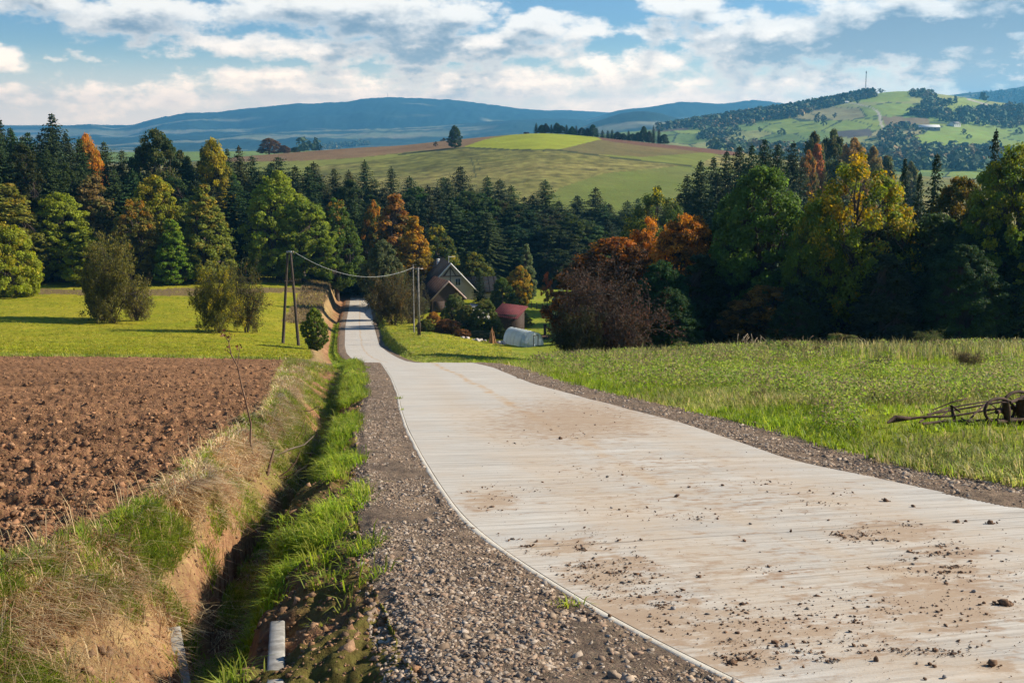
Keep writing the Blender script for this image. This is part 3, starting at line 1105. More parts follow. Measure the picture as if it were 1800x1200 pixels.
def make_deciduous(seed, H, Rr, base, ncl, nleaf, lsize, env='round', clr=.16, surf_bias=.55, lean=0.0):
    """returns (trunk mesh, crown mesh)"""
    rs = np.random.RandomState(seed)
    e = ENV[env]
    cen = []
    tries = 0
    lob = [(rs.uniform(0, 6.28), rs.uniform(.1, .9), rs.uniform(.10, .32)) for _ in range(7)]
    while len(cen) < ncl and tries < ncl * 60:
        tries += 1
        h = rs.uniform(0.0, 1)
        a = rs.uniform(0, 2 * math.pi)
        rad = float(e(np.array(h)))
        bump = 1 - .25 + sum(w * math.exp(-((math.atan2(math.sin(a - la), math.cos(a - la))) / .5) ** 2 - ((h - lh) / .22) ** 2) for la, lh, w in lob)
        rmax = Rr * rad * bump
        if rs.uniform() > rad + .1:
            continue
        rr = rmax * (surf_bias + (1 - surf_bias) * rs.uniform() ** .5) if rs.uniform() < .8 else rmax * rs.uniform() ** .5
        cen.append((rr * math.cos(a) + lean * h * Rr, rr * math.sin(a), H * (base + (1 - base) * h * .97)))
    cen = np.array(cen)
    # trunk and limbs
    V, F, n0 = [], [], 0
    k = 7
    tz = np.linspace(0, .86, k) * H
    tx = np.cumsum(rs.normal(0, .012 * H, k))
    ty = np.cumsum(rs.normal(0, .012 * H, k))
    tx -= tx[0]
    ty -= ty[0]
    tx += lean * np.linspace(0, .8, k) ** 1.5 * Rr
    r0 = .021 * H
    tp = np.stack([tx, ty, tz], 1)
    tr = r0 * np.array([1.35, 1.0, .88, .7, .5, .3, .1])

    def addt(P, r, sides):
        nonlocal n0
        v, f = tube(P, r, sides, False)
        V.append(v)
        F.append(f + n0)
        n0 += len(v)
    addt(tp, tr, 8)
    nl = min(15, max(6, ncl // 9))
    lim = []
    for i in range(nl):
        f_ = rs.uniform(base * .7 + .04, .72)
        s0 = np.array([np.interp(f_ * H, tz, tx), np.interp(f_ * H, tz, ty), f_ * H])
        c_ = cen[rs.randint(len(cen))]
        for _ in range(6):
            if c_[2] > s0[2] + .08 * H:
                break
            c_ = cen[rs.randint(len(cen))]
        mid = s0 * .5 + c_ * .5 + np.array([0, 0, -.04 * H]) + rs.normal(0, .02 * H, 3)
        P = np.stack([s0, s0 * .75 + mid * .25 + [0, 0, -.005 * H], mid, mid * .4 + c_ * .6 + rs.normal(0, .012 * H, 3), c_])
        rr = float(np.interp(f_ * H, tz, tr)) * .62
        addt(P, rr * np.array([1, .85, .6, .4, .18]), 6)
        lim.append((P, rr))
    for c_ in cen:
        P, rr = lim[int(np.argmin([np.linalg.norm(p[2] - c_) for p, _ in lim]))]
        j = rs.randint(2, 4)
        s0 = P[j]
        mid = (s0 + c_) / 2 + rs.normal(0, .015 * H, 3)
        addt(np.stack([s0, mid, c_]), np.array([.32, .2, .06]) * rr, 4)
    TV, TF = np.concatenate(V), np.concatenate(F)
    # crown
    per = nleaf // len(cen)
    rc = clr * Rr * rs.uniform(.7, 1.35, len(cen))
    g = rs.normal(size=(len(cen), per, 3))
    g /= np.linalg.norm(g, axis=2)[..., None]
    rad = rs.uniform(0, 1, (len(cen), per, 1)) ** .45
    g2 = g * rad
    g2[..., 2] *= .72
    C = cen[:, None] + g2 * rc[:, None, None]
    axis = np.array([lean * Rr * .5, 0, 0])
    od = (cen - np.array([0, 0, H * (base + (1 - base) * .35)])) / Rr
    OD = np.repeat(od[:, None], per, 1) * .5 + g * .9
    C = C.reshape(-1, 3)
    CV, CF = leaf_quads(C, lsize, rs, .25, .7, OD.reshape(-1, 3), .3)
    ctint = rs.uniform(0, 1, len(cen))
    hh = (cen[:, 2] / H - base) / (1 - base)
    ct = np.clip(ctint * .52 + hh * .36 + .06, 0, 1)
    rq = np.percentile(np.hypot(C[:, 0] - lean * Rr * .5, C[:, 1]), 97)
    kx = np.array([Rr / rq, Rr / rq, 1.0])
    CV, TV = CV * kx, TV * kx
    tint = np.clip(np.repeat(ct, per) + rs.normal(0, .09, len(C)), 0, 1)
    val = np.clip(np.repeat(rs.uniform(.25, .75, len(cen)), per) + rs.normal(0, .16, len(C)), 0, 1)
    tm = mesh_np('trunk', TV, TF, M_bark)
    cm = mesh_np('crown', CV, CF, M_leaf, {'tint': np.repeat(tint, 4), 'val': np.repeat(val, 4)}, smooth=False)
    ms = (tm.data, cm.data)
    for o in (tm, cm):
        bpy.data.objects.remove(o)
    return ms + (H, Rr)


def make_conifer(seed, H, Rr, dens=1.25, top=.62, base=.06, card=1.0, droop=.35, pine=False):
    rs = np.random.RandomState(seed)
    TV, TF = tube([(0, 0, 0), (.01 * H, 0, .3 * H), (0, .005 * H, .65 * H), (0, 0, H * .985)], np.array([.016, .012, .007, .001]) * H, 7, False)
    P, Dv, SZ, TN = [], [], [], []
    z = base * H
    bv, bf, bn = [TV], [TF], len(TV)
    while z < H * .985:
        f = (z / H - base) / (1 - base)
        if pine:
            rr = Rr * (math.sin(math.pi * min(1, f * .80 + .2)) ** .7)
        else:
            rr = Rr * (1 - math.exp(-top * 3.6 * (1 - f))) / (1 - math.exp(-top * 3.6)) * (1 - .30 * max(0, .14 - f) / .14)
            rr *= 1 + .22 * math.sin(z * 2.1 + seed) * rs.uniform(.2, 1) + rs.normal(0, .07)
        nb = max(3, int(round((5 + 3 * (1 - f)) * dens)))
        a0 = rs.uniform(0, 6.28)
        for b in range(nb):
            a = a0 + b * 6.283 / nb + rs.normal(0, .2)
            L = rr * rs.uniform(.62, 1.18) * (1 + .15 * math.sin(a * 2 + seed))
            if rs.uniform() < .05:
                L *= 1.22
            zj = rs.normal(0, .34) * card
            nc = max(2, int(L / (.42 * card)))
            dz = -droop * (1 - f * .8) + rs.normal(0, .06) + (.45 if pine else 0)
            for j in range(nc):
                q = (j + .7) / nc
                p = np.array([math.cos(a) * L * q, math.sin(a) * L * q, z + zj * min(1, q * 2) * min(1, (1 - f) * 4) + dz * L * q + .16 * L * q * q])
                for s_ in (-1, 0, 1):
                    if s_ and rs.uniform() > .9 - .2 * q:
                        continue
                    aa = a + s_ * rs.uniform(.5, .95)
                    dv = np.array([math.cos(aa), math.sin(aa), rs.uniform(-.55, -.02) if not pine else rs.uniform(-.3, .5)])
                    P.append(p + dv * .18 * card)
                    Dv.append(dv)
                    SZ.append(card * rs.uniform(.55, .95) * (1.05 - .45 * f) * (1.1 - .35 * q))
                    TN.append(q)
        z += rs.uniform(.30, .5) * card * (1.1 - .45 * f) * H / 26
    for j in range(6):
        P.append(np.array([0, 0, H * (.955 + j * .007)]))
        Dv.append(np.array([rs.normal() * .3, rs.normal() * .3, 1.]))
        SZ.append(.5 * card)
        TN.append(1)
    P, Dv, SZ, TN = np.array(P), np.array(Dv), np.array(SZ), np.array(TN)
    Dv /= np.linalg.norm(Dv, axis=1)[:, None]
    n = len(P)
    up = np.array([0, 0, 1.0]) + rs.normal(0, .45, (n, 3))
    B = np.cross(Dv, up)
    B /= np.linalg.norm(B, axis=1)[:, None] + 1e-9
    s = SZ[:, None]
    w = .33 * s * rs.uniform(.7, 1.3, n)[:, None]
    sag = np.zeros((n, 3))
    sag[:, 2] = -.16 * SZ
    V = np.stack([P - Dv * s * .45, P + B * w + sag * .5, P + Dv * s * .6 + sag, P - B * w + sag * .5], 1).reshape(-1, 3)
    F = np.arange(n * 4).reshape(n, 4)
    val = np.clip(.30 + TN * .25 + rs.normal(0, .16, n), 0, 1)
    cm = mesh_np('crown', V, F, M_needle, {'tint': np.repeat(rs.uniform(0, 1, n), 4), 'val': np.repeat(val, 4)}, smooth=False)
    tm = mesh_np('trunk', TV, TF, M_bark)
    ms = (tm.data, cm.data)
    for o in (tm, cm):
        bpy.data.objects.remove(o)
    return ms + (H, Rr)


def make_twiggy(seed, H, Rr, nst=9, lv=3, nleaf=2500, lsize=.16, leafy=1.0):
    """many-stemmed thorny shrub with thin crossing twigs and sparse leaves"""
    rs = np.random.RandomState(seed)
    V, F, n0 = [], [], 0
    tips = []

    def grow(p, d, L, r, lev):
        nonlocal n0
        k = 4
        P = [p]
        q = p.copy()
        dd = d.copy()
        for i in range(k):
            dd = dd + rs.normal(0, .22, 3) + np.array([0, 0, -.04])
            dd /= np.linalg.norm(dd)
            q = q + dd * L / k
            P.append(q.copy())
        v, f = tube(P, r * np.linspace(1, .45, k + 1), 4 if lev < 2 else 3, False)
        V.append(v)
        F.append(f + n0)
        n0 += len(v)
        if lev >= lv:
            tips.extend(P[1:])
            return
        for i in range(rs.randint(4, 7)):
            j = rs.randint(1, k + 1)
            nd = dd + rs.normal(0, .75, 3)
            nd[2] = abs(nd[2]) * .5 + rs.uniform(-.25, .3)
            nd /= np.linalg.norm(nd)
            grow(P[j], nd, L * rs.uniform(.45, .75), r * .5, lev + 1)
    for i in range(nst):
        a = rs.uniform(0, 6.28)
        t = rs.uniform(0, .9)
        d = np.array([math.cos(a) * t * Rr / H * 1.6, math.sin(a) * t * Rr / H * 1.6, 1.0])
        d /= np.linalg.norm(d)
        grow(np.array([math.cos(a) * .08 * Rr, math.sin(a) * .08 * Rr, 0]), d, H * rs.uniform(.4, .62), .012 * H, 0)
    TV, TF = np.concatenate(V), np.concatenate(F)
    tips = np.array(tips)
    zmax = np.percentile(TV[:, 2], 99.5)
    rmax = np.percentile(np.hypot(TV[:, 0], TV[:, 1]), 97)
    k = np.array([Rr / rmax, Rr / rmax, H / zmax])
    TV, tips = TV * k, tips * k
    C = tips[rs.randint(0, len(tips), int(nleaf * leafy))] + rs.normal(0, .12, (int(nleaf * leafy), 3))
    C[:, 2] = np.maximum(C[:, 2], .1)
    CV, CF = leaf_quads(C, lsize, rs, .2, .6)
    n = len(C)
    blob = fbm(C[:, 0] * 1.2 + 9, C[:, 2] * 1.2 + C[:, 1], 3, seed) * .5 + .5
    tm = mesh_np('trunk', TV, TF, M_bark)
    cm = mesh_np('crown', CV, CF, M_leaf, {'tint': np.repeat(np.clip(blob + rs.normal(0, .1, n), 0, 1), 4), 'val': np.repeat(np.clip(rs.normal(.5, .2, n), 0, 1), 4)}, smooth=False)
    ms = (tm.data, cm.data)
    for o in (tm, cm):
        bpy.data.objects.remove(o)
    return ms + (H, Rr)


PROTO = {
    'dec0': make_deciduous(1, 18, 6.5, .06, 340, 36000, .38, 'dome', .115),
    'dec1': make_deciduous(2, 18, 5.5, .08, 330, 34000, .38, 'cone', .12),
    'dec2': make_deciduous(3, 18, 5.0, .04, 300, 32000, .36, 'cone', .13),
    'dec3': make_deciduous(4, 18, 6.5, .08, 350, 36000, .36, 'dome', .11),
    'dec4': make_deciduous(5, 18, 6.0, .12, 280, 30000, .38, 'round', .125),
    'big0': make_deciduous(11, 19, 7.0, .06, 520, 62000, .30, 'dome', .105),
    'big1': make_deciduous(12, 19, 7.5, .14, 230, 36000, .30, 'round', .13, .68),
    'big2': make_deciduous(13, 19, 7.0, .04, 520, 62000, .30, 'round', .105),
    'low0': make_deciduous(21, 9, 5.0, .02, 300, 30000, .27, 'dome', .12),
    'low1': make_deciduous(22, 9, 4.4, .02, 280, 30000, .27, 'round', .12),
    'small0': make_deciduous(31, 5, 2.0, .12, 60, 5000, .17, 'round', .2),
    'small1': make_deciduous(32, 5, 1.8, .04, 55, 5000, .16, 'cone', .22),
    'small2': make_deciduous(33, 5, 2.2, .03, 60, 5500, .17, 'dome', .2),
    'spr0': make_conifer(41, 28, 7.4),
    'spr1': make_conifer(42, 28, 7.8, 1.4, .72),
    'spr2': make_conifer(43, 28, 6.8, 1.3, .55),
    'spr3': make_conifer(46, 28, 8.0, 1.3, .8, droop=.5),
    'tip0': make_conifer(44, 20, 3.2, .9, .6, card=.8),
    'pine0': make_deciduous(45, 26, 7.6, .12, 420, 38000, .46, 'dome', .11),
    'twig0': make_twiggy(51, 5.5, 4.0, 14, 3, 22000, .17),
    'twig1': make_twiggy(52, 5.5, 3.6, 16, 3, 13000, .14),
    'far0': make_deciduous(61, 14, 6.0, .08, 26, 900, 1.15, 'dome', .24),
    'far1': make_deciduous(62, 14, 4.8, .05, 24, 800, 1.1, 'round', .26),
    'far2': make_conifer(63, 18, 3.6, .55, .8, .05, 2.2),
}
_trees = {}


def tree(proto, name, x, y, H, W, label, col, accent=None, amount=0.0, group=None, cat='tree', rz=None, z=None, sink=.15, parts=('trunk', 'crown'), WY=None):
    tmesh, cmesh, PH, PR = PROTO[proto]
    if z is None:
        z = gz(x, y)
    rz = random.uniform(0, 6.28) if rz is None else rz
    root = empty(name, (x, y, z - sink), label, cat, group)
    sx = W / 2 / PR
    sz = (H + sink) / PH
    for mesh_, nm in ((tmesh, parts[0]), (cmesh, parts[1])):
        o = bpy.data.objects.new(nm, mesh_)
        COL.objects.link(o)
        o.parent = root
        o.rotation_euler = (0, 0, rz)
        o.scale = (sx, sx, sz)
        if nm == parts[1]:
            o.color = (*col, 1)
            o['accent'] = [float(c) for c in (accent or col)]
            o['amount'] = float(amount)
    return root


def tree_px(proto, name, px, py_top, D, wpx, label, col, accent=None, amount=0.0, group=None, cat='tree', rz=None, sink=.15, dpy=None):
    """size and place a tree from where the photograph shows it and how far off it stands"""
    x = float(lat_at(px, py_top)) * D
    z = gz(x, D)
    H = float(slope_at(py_top)) * D - z
    W = wpx / FPX * D
    return tree(proto, name, x, D, max(H, .5), W, label, col, accent, amount, group, cat, rz, z, sink)


random.seed(5)
G_DK = (.028, .046, .014)
G_DK2 = (.050, .072, .020)
G_SPR = (.030, .046, .015)
G_YEL = (.21, .23, .022)
G_MID = (.085, .125, .02)
G_OLV = (.17, .17, .03)
A_YEL = (.34, .27, .025)
A_ORG = (.46, .20, .025)
A_RED = (.42, .09, .02)
A_LIM = (.24, .27, .035)

# -- the belt of spruces behind, three ranks deep
sky_px = [-60, 15, 60, 93, 130, 190, 250, 330, 400, 450, 520, 600, 660, 700, 760, 820, 900, 1000, 1100, 1180]
sky_py = [190, 197, 216, 210, 240, 240, 250, 260, 256, 264, 274, 285, 300, 294, 298, 310, 322, 330, 340, 345]
FOREST = 'spruces of the forest belt'


def near_col(c, k=.15):
    return tuple(v * random.uniform(1 - k, 1 + k) for v in c)


ordw = ['first', 'second', 'third', 'fourth', 'fifth', 'sixth', 'seventh', 'eighth', 'ninth', 'tenth', 'eleventh', 'twelfth', 'thirteenth', 'fourteenth', 'fifteenth',
        'sixteenth', 'seventeenth', 'eighteenth', 'nineteenth', 'twentieth']
feature = [(30, 'at the left edge'), (150, 'by the orange treetop'), (270, 'by the round green crown'), (372, 'by the yellow treetop'), (482, 'below the brown hill bush'),
           (560, 'below the brown ploughed strip'), (650, 'above the road end'), (790, 'below the lone hill tree'), (880, 'below the rough slope'), (1000, 'right of the rough slope'), (1120, 'at the right end')]
forest_ct = {}
ranks = [(0, 25, 1.0), (26, 29, .93), (56, 35, .87)]
for ri, (drop, gap, dk) in enumerate(ranks):
    px = -90 + ri * 9
    while px < 1190 - ri * 30:
        jx = px + random.uniform(-7, 7)
        top = np.interp(jx, sky_px, sky_py) + drop + random.uniform(-14, 26) + (6 * math.sin(jx * .045 + ri))
        D = np.interp(jx, [0, 600, 1100], [266, 310, 330]) * dk + random.uniform(-4, 4)
        if 235 < jx < 300 and ri == 0 or 350 < jx < 392 and ri == 0:
            px += gap
            continue
        pr = random.choice(['spr0', 'spr1', 'spr2', 'spr3', 'spr3', 'pine0'][:6 if ri else 5] if not (640 < jx < 1120 and ri >= 1) else ['pine0', 'spr3', 'pine0', 'spr1'])
        kind = 'pine' if pr == 'pine0' else 'spruce'
        fpx, ftxt = min(feature, key=lambda q: abs(q[0] - jx))
        key = (ri, ftxt, kind)
        forest_ct[key] = forest_ct.get(key, 0) + 1
        nth = ordw[forest_ct[key] - 1]
        row = ['skyline row', 'middle rank', 'front rank'][ri]
        lab = f'{nth} dark {kind} from the left in the {row} {ftxt}'
        haze_t = np.clip((jx - 500) / 500, 0, 1)
        c = near_col(G_SPR if random.random() < .6 else G_DK2, .3)
        tree_px(pr, 'pine_tree' if kind == 'pine' else 'spruce_tree', jx, top, D, random.uniform(84, 140) * (1.1 if kind == 'pine' else 1), lab, c, (.05, .07, .02), .25, FOREST, cat=kind)
        px += gap * random.uniform(.8, 1.2)

T = tree_px
# -- broadleaves in and behind the belt
T('dec3', 'broadleaf_tree', 150, 234, 276, 66, 'orange autumn treetop between dark spruces on the left skyline', (.30, .17, .02), A_ORG, .5)
T('dec3', 'broadleaf_tree', 272, 226, 262, 118, 'round dark green broadleaf crown rising above the left spruce skyline', (.04, .06, .018), (.09, .09, .02), .3)
T('dec3', 'broadleaf_tree', 372, 242, 268, 84, 'tall yellowing crown between spruces on the left skyline', (.11, .11, .02), A_YEL, .5)
T('dec0', 'broadleaf_tree', 318, 262, 270, 90, 'dull green broadleaf between the round dark crown and the yellowing treetop', (.04, .06, .02), (.08, .08, .02), .3)
# -- front row on the left, facing the meadow
FR = 'broadleaf trees along the left meadow edge'
T('dec1', 'broadleaf_tree', 12, 318, 226, 150, 'yellow and orange tinged tree at the left edge behind the green bushy one', G_OLV, (.34, .25, .03), .2, FR)
T('low0', 'broadleaf_tree', 8, 392, 196, 125, 'full leafy green tree at the left edge with foliage down to the grass', G_YEL, A_YEL, .3, FR)
T('dec3', 'broadleaf_tree', 100, 338, 232, 128, 'broad yellow-green tree second in the row from the left edge', G_YEL, A_LIM, .35, FR)
T('dec2', 'broadleaf_tree', 98, 314, 243, 52, 'narrow pointed dark green tree behind the broad yellow-green one', G_MID, A_LIM, .2, FR)
T('dec2', 'broadleaf_tree', 163, 302, 238, 112, 'conical olive tree with rusty tinge above the thorny bush', (.14, .135, .04), (.22, .15, .05), .45, FR)
T('dec1', 'broadleaf_tree', 150, 400, 222, 85, 'low pale green tree at the foot of the conical olive tree', G_YEL, A_LIM, .3, FR)
T('dec4', 'broadleaf_tree', 236, 345, 226, 92, 'slim tree with ochre and orange leaves in the middle of the left row', (.14, .13, .025), (.38, .20, .03), .25, FR)
T('dec0', 'broadleaf_tree', 268, 306, 236, 128, 'large yellow-green tree with sunlit golden top left of centre in the row', (.18, .19, .02), (.32, .26, .03), .35, FR)
T('dec2', 'broadleaf_tree', 298, 380, 224, 70, 'bright green pointed tree on the right flank of the large golden-topped one', (.13, .20, .02), A_LIM, .3, FR)
T('dec1', 'broadleaf_tree', 355, 320, 230, 108, 'rounded green tree with a rusty right shoulder above the small leafy bush', (.16, .18, .03), (.30, .22, .035), .28, FR)
T('dec2', 'broadleaf_tree', 326, 352, 234, 55, 'dull green tree leaning against the rounded one with the rusty shoulder', (.11, .13, .03), A_LIM, .2, FR)
T('dec0', 'broadleaf_tree', 485, 298, 240, 138, 'sweeping light green crown against the dark forest left of the road', (.18, .22, .028), A_LIM, .45, FR)
T('dec3', 'broadleaf_tree', 530, 345, 238, 108, 'lower right half of the light green crowns left of the road', (.14, .18, .026), A_LIM, .35, FR)
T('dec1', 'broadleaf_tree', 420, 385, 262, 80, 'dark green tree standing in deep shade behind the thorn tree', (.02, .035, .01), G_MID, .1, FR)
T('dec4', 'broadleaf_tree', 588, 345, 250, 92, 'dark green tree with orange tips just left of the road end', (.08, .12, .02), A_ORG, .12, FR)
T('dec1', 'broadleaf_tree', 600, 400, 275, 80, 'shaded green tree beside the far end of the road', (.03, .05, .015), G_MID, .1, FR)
# -- by the road end and the house
HR = 'trees around the farmhouse'
T('dec2', 'broadleaf_tree', 692, 334, 236, 118, 'tall conical tree with copper brown top behind the house', (.12, .11, .03), (.30, .14, .035), .46, HR)
T('dec1', 'broadleaf_tree', 728, 376, 228, 84, 'orange-yellow flank tree right beside the copper brown one above the house', (.20, .15, .025), (.44, .24, .03), .45, HR)
T('dec0', 'broadleaf_tree', 655, 350, 262, 60, 'orange tinted tree over the road end left of the copper brown one', (.11, .11, .025), A_ORG, .28, HR)
T('low1', 'broadleaf_tree', 672, 420, 196, 80, 'grey-green willow-like tree on the right verge of the far road', (.075, .09, .035), (.11, .12, .05), .4, HR)
T('twig0', 'shrub', 690, 478, 176, 80, 'brownish scrub thicket leaning over the right verge of the far road', (.085, .075, .03), (.14, .09, .03), .4, HR, cat='shrub')
T('twig1', 'shrub', 722, 490, 182, 60, 'greyish bare thicket between the roadside willow and the dark barn roof', (.075, .07, .035), (.12, .09, .04), .4, HR, cat='shrub')
T('low1', 'broadleaf_tree', 832, 442, 240, 70, 'yellow-green tree close behind the house roof', (.08, .10, .02), (.24, .2, .03), .25, HR)
T('low0', 'broadleaf_tree', 795, 450, 246, 60, 'bright green tree directly behind the house gable', (.07, .10, .02), A_YEL, .3, HR)
T('spr1', 'spruce_tree', 843, 475, 212, 28, 'small dark spruce right of the house', G_DK, cat='spruce', group=HR)
T('dec2', 'broadleaf_tree', 925, 425, 224, 40, 'slender silvery green poplar right of the house garden', (.12, .15, .06), (.17, .19, .08), .4, HR)
T('low1', 'broadleaf_tree', 914, 466, 214, 50, 'yellow and orange weeping tree in the house garden', (.13, .14, .025), (.38, .23, .03), .5, HR)
T('low0', 'shrub', 882, 488, 210, 50, 'low dark green garden shrub left of the yellow weeping tree', (.045, .07, .018), G_MID, .3, HR, cat='shrub')
T('small0', 'broadleaf_tree', 962, 478, 218, 22, 'tiny reddish fruit tree on the far garden lawn', (.20, .12, .03), A_RED, .45, HR)
T('low1', 'broadleaf_tree', 986, 507, 158, 42, 'small silvery willow beside the dark trees right of the greenhouse', (.13, .16, .09), (.18, .21, .11), .5, HR)
T('dec4', 'broadleaf_tree', 768, 392, 262, 70, 'sunlit green tree with yellow spots between the orange tree and the pines', (.06, .085, .02), A_YEL, .25, HR)
for k, (px, top, D, w, c, a, am, lb) in enumerate([
        (762, 548, 168, 34, (.16, .09, .025), (.34, .17, .04), .5, 'orange berry shrub at the left end of the garden hedge'),
        (785, 560, 166, 44, (.14, .08, .03), (.22, .10, .04), .4, 'reddish brown shrub second in the garden hedge'),
        (800, 516, 176, 48, (.085, .11, .03), (.17, .16, .05), .25, 'tall green shrub before the barn roof in the garden hedge'),
        (822, 535, 174, 44, (.095, .12, .035), (.2, .16, .04), .3, 'pale green shrub in the middle of the garden hedge'),
        (852, 525, 172, 50, (.085, .11, .025), (.17, .16, .05), .3, 'bushy green shrub left of the red roofed shed'),
        (812, 578, 162, 28, (.15, .08, .03), (.24, .11, .04), .4, 'low rusty shrub in front of the garden hedge'),
        (872, 560, 170, 34, (.10, .12, .03), (.2, .17, .05), .3, 'small shrub just before the shed wall'),
        (748, 560, 164, 26, (.07, .09, .02), A_YEL, .2, 'green shrub at the foot of the right utility pole'),
        (915, 545, 188, 36, (.13, .13, .05), (.17, .16, .05), .3, 'yellowish shrub behind the shed'),
        (842, 580, 164, 40, (.09, .11, .04), (.22, .17, .07), .4, 'dull bush in front of the hedge above the rubble heap'),
        (735, 520, 200, 40, (.07, .085, .03), (.13, .1, .04), .3, 'grey-green shrub left of the barn')]):
    T(('low0', 'low1')[k % 2], 'shrub', px, top, D, w * 1.15, lb, c, a, am, 'shrubs of the garden hedge', cat='shrub')
# -- shrubs standing free in the left meadow
T('twig0', 'thorn_bush', 188, 418, 152, 120, 'tall brown-green thorn bush alone in the left meadow', (.12, .11, .025), (.17, .14, .03), .35, cat='shrub')
T('twig1', 'thorn_bush', 236, 492, 156, 58, 'low bare thicket on the right side of the tall thorn bush', (.07, .06, .03), (.1, .07, .03), .4, cat='shrub')
T('low1', 'broadleaf_tree', 172, 425, 156, 62, 'leafy green core of the tall thorn thicket in the left meadow', (.07, .08, .02), (.12, .11, .03), .35)
T('twig0', 'thorn_bush', 378, 466, 140, 86, 'yellow-green thorn tree left of the twin utility pole', (.11, .11, .02), A_YEL, .35, cat='shrub', rz=1.0)
T('twig1', 'thorn_bush', 428, 458, 144, 74, 'wind-swept thorn tree with orange leaves beside the yellow-green thorn tree', (.085, .085, .02), A_ORG, .2, cat='shrub', rz=2.0)
T('low1', 'shrub', 552, 540, 122, 46, 'dense round green bush right of the twin utility pole', (.085, .12, .022), A_LIM, .3, cat='shrub')

# -- right side: trees rising from behind the meadow brow
RT = 'trees behind the right meadow brow'
T('big1', 'broadleaf_tree', 1155, 326, 172, 150, 'green broadleaf behind and above the orange trees', (.06, .085, .02), A_YEL, .15, RT)
T('big2', 'broadleaf_tree', 1082, 412, 116, 220, 'russet brown tree at the left end of the right-hand group', (.11, .055, .02), (.36, .12, .02), .30, RT)
T('big1', 'broadleaf_tree', 1140, 380, 118, 120, 'tree with bright orange upright top left of the second orange crown', (.13, .07, .02), (.46, .19, .04), .45, RT)
T('big0', 'broadleaf_tree', 1210, 372, 112, 190, 'broad bright orange crown with darker foliage below', (.12, .065, .02), (.48, .21, .04), .45, RT)
T('big2', 'broadleaf_tree', 1345, 284, 106, 215, 'big deep green rounded tree right of the orange crowns', (.075, .125, .025), (.11, .16, .03), .4, RT)
T('big0', 'broadleaf_tree', 1288, 335, 112, 130, 'dark green shoulder tree left of the big rounded one', (.06, .10, .022), (.09, .14, .03), .3, RT)
T('big1', 'broadleaf_tree', 1512, 266, 100, 235, 'big open-crowned maple with yellow and orange tips and dark limbs showing', (.15, .18, .025), (.40, .25, .025), .30, RT, rz=.6)
T('big1', 'broadleaf_tree', 1440, 330, 98, 110, 'yellow-green tree between the big green and the open-crowned maple', (.11, .15, .025), (.32, .24, .025), .18, RT, rz=2.6)
T('big2', 'broadleaf_tree', 1690, 303, 104, 160, 'dark tree with rusty top right of the open-crowned maple', (.07, .08, .02), (.22, .14, .03), .3, RT)
T('big0', 'broadleaf_tree', 1790, 246, 96, 200, 'tall tree with sunlit yellow-green top at the right edge', (.10, .135, .02), (.25, .24, .025), .35, RT)
T('big2', 'broadleaf_tree', 1890, 260, 96, 170, 'dark green tree cut by the right edge of the photo', (.05, .08, .02), A_YEL, .2, RT)
T('twig1', 'shrub', 1078, 462, 92, 200, 'nearly leafless dark purple-brown thicket at the left end of the right-hand group', (.055, .035, .025), (.09, .045, .03), .4, RT, cat='shrub')
T('twig0', 'shrub', 1020, 545, 90, 90, 'low dark bramble mound beside the greenhouse meadow', (.05, .05, .02), (.08, .06, .03), .3, RT, cat='shrub')
T('dec4', 'broadleaf_tree', 1350, 498, 97, 165, 'small copper coloured tree in the shade under the big green crown', (.10, .06, .02), (.28, .14, .03), .38, RT)  # leaf colour dimmed to stand for the shade of neighbouring crowns
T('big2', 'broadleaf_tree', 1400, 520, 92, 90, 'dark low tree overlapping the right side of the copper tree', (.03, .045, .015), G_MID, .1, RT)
under = [(1165, 480, 100, 100), (1232, 450, 104, 120), (1288, 450, 106, 110), (1430, 430, 104, 130), (1490, 450, 103, 120), (1560, 420, 101, 130), (1610, 440, 98, 120), (1650, 400, 99, 140), (1705, 420, 96, 150),
         (1760, 400, 95, 140), (1835, 440, 92, 130), (1560, 470, 93, 110), (1700, 450, 91, 110), (1420, 500, 96, 90), (1180, 530, 94, 90)]
undl = ['below the russet tree', 'below the broad orange crown', 'left of the small copper tree', 'right of the small copper tree', 'under the left limbs of the open-crowned maple', 'under the right limbs of the open-crowned maple',
        'low at the right foot of the maple', 'in deep shade below the rusty topped tree', 'right of the rusty topped tree', 'below the sunlit yellow-green top', 'at the right edge of the photo',
        'nearest the brow before the maple', 'nearest the brow before the rusty topped tree', 'low at the right foot of the copper tree', 'low down right of the leafless thicket']
for (px, top, D, w), lb in zip(under, undl):
    T(random.choice(['big0', 'dec3', 'big2', 'dec2']), 'broadleaf_tree', px, top - 20 + random.uniform(-12, 12), D, w * 1.3, 'dark shaded undergrowth tree ' + lb, near_col((.038, .060, .020), .2), (.07, .09, .025), .12, RT)  # dark leaf colour carries part of the shade below the big crowns
for (px, top, D, w, lb) in [(1592, 274, 128, 52, 'thin dark spruce spire behind the open-crowned maple'), (1648, 266, 124, 80, 'open-branched dark spruce between the maple and the rusty topped tree'),
                            (1752, 224, 112, 64, 'tall dark spruce top left of the sunlit crown at the right edge'), (1618, 300, 128, 60, 'low spruce top left of the open-branched one'), (1566, 300, 132, 50, 'small spruce top in the gap right of the maple tip')]:
    T('tip0', 'spruce_tree', px, top, D, w, lb, G_SPR, cat='spruce', group='spruce tops above the right-hand trees')
cr = [(1208, 305), (1232, 280), (1255, 272), (1278, 262), (1300, 254), (1322, 250), (1345, 241), (1368, 250), (1396, 246), (1220, 330), (1262, 300), (1310, 285), (1350, 275), (1390, 270), (1245, 345), (1195, 340)]
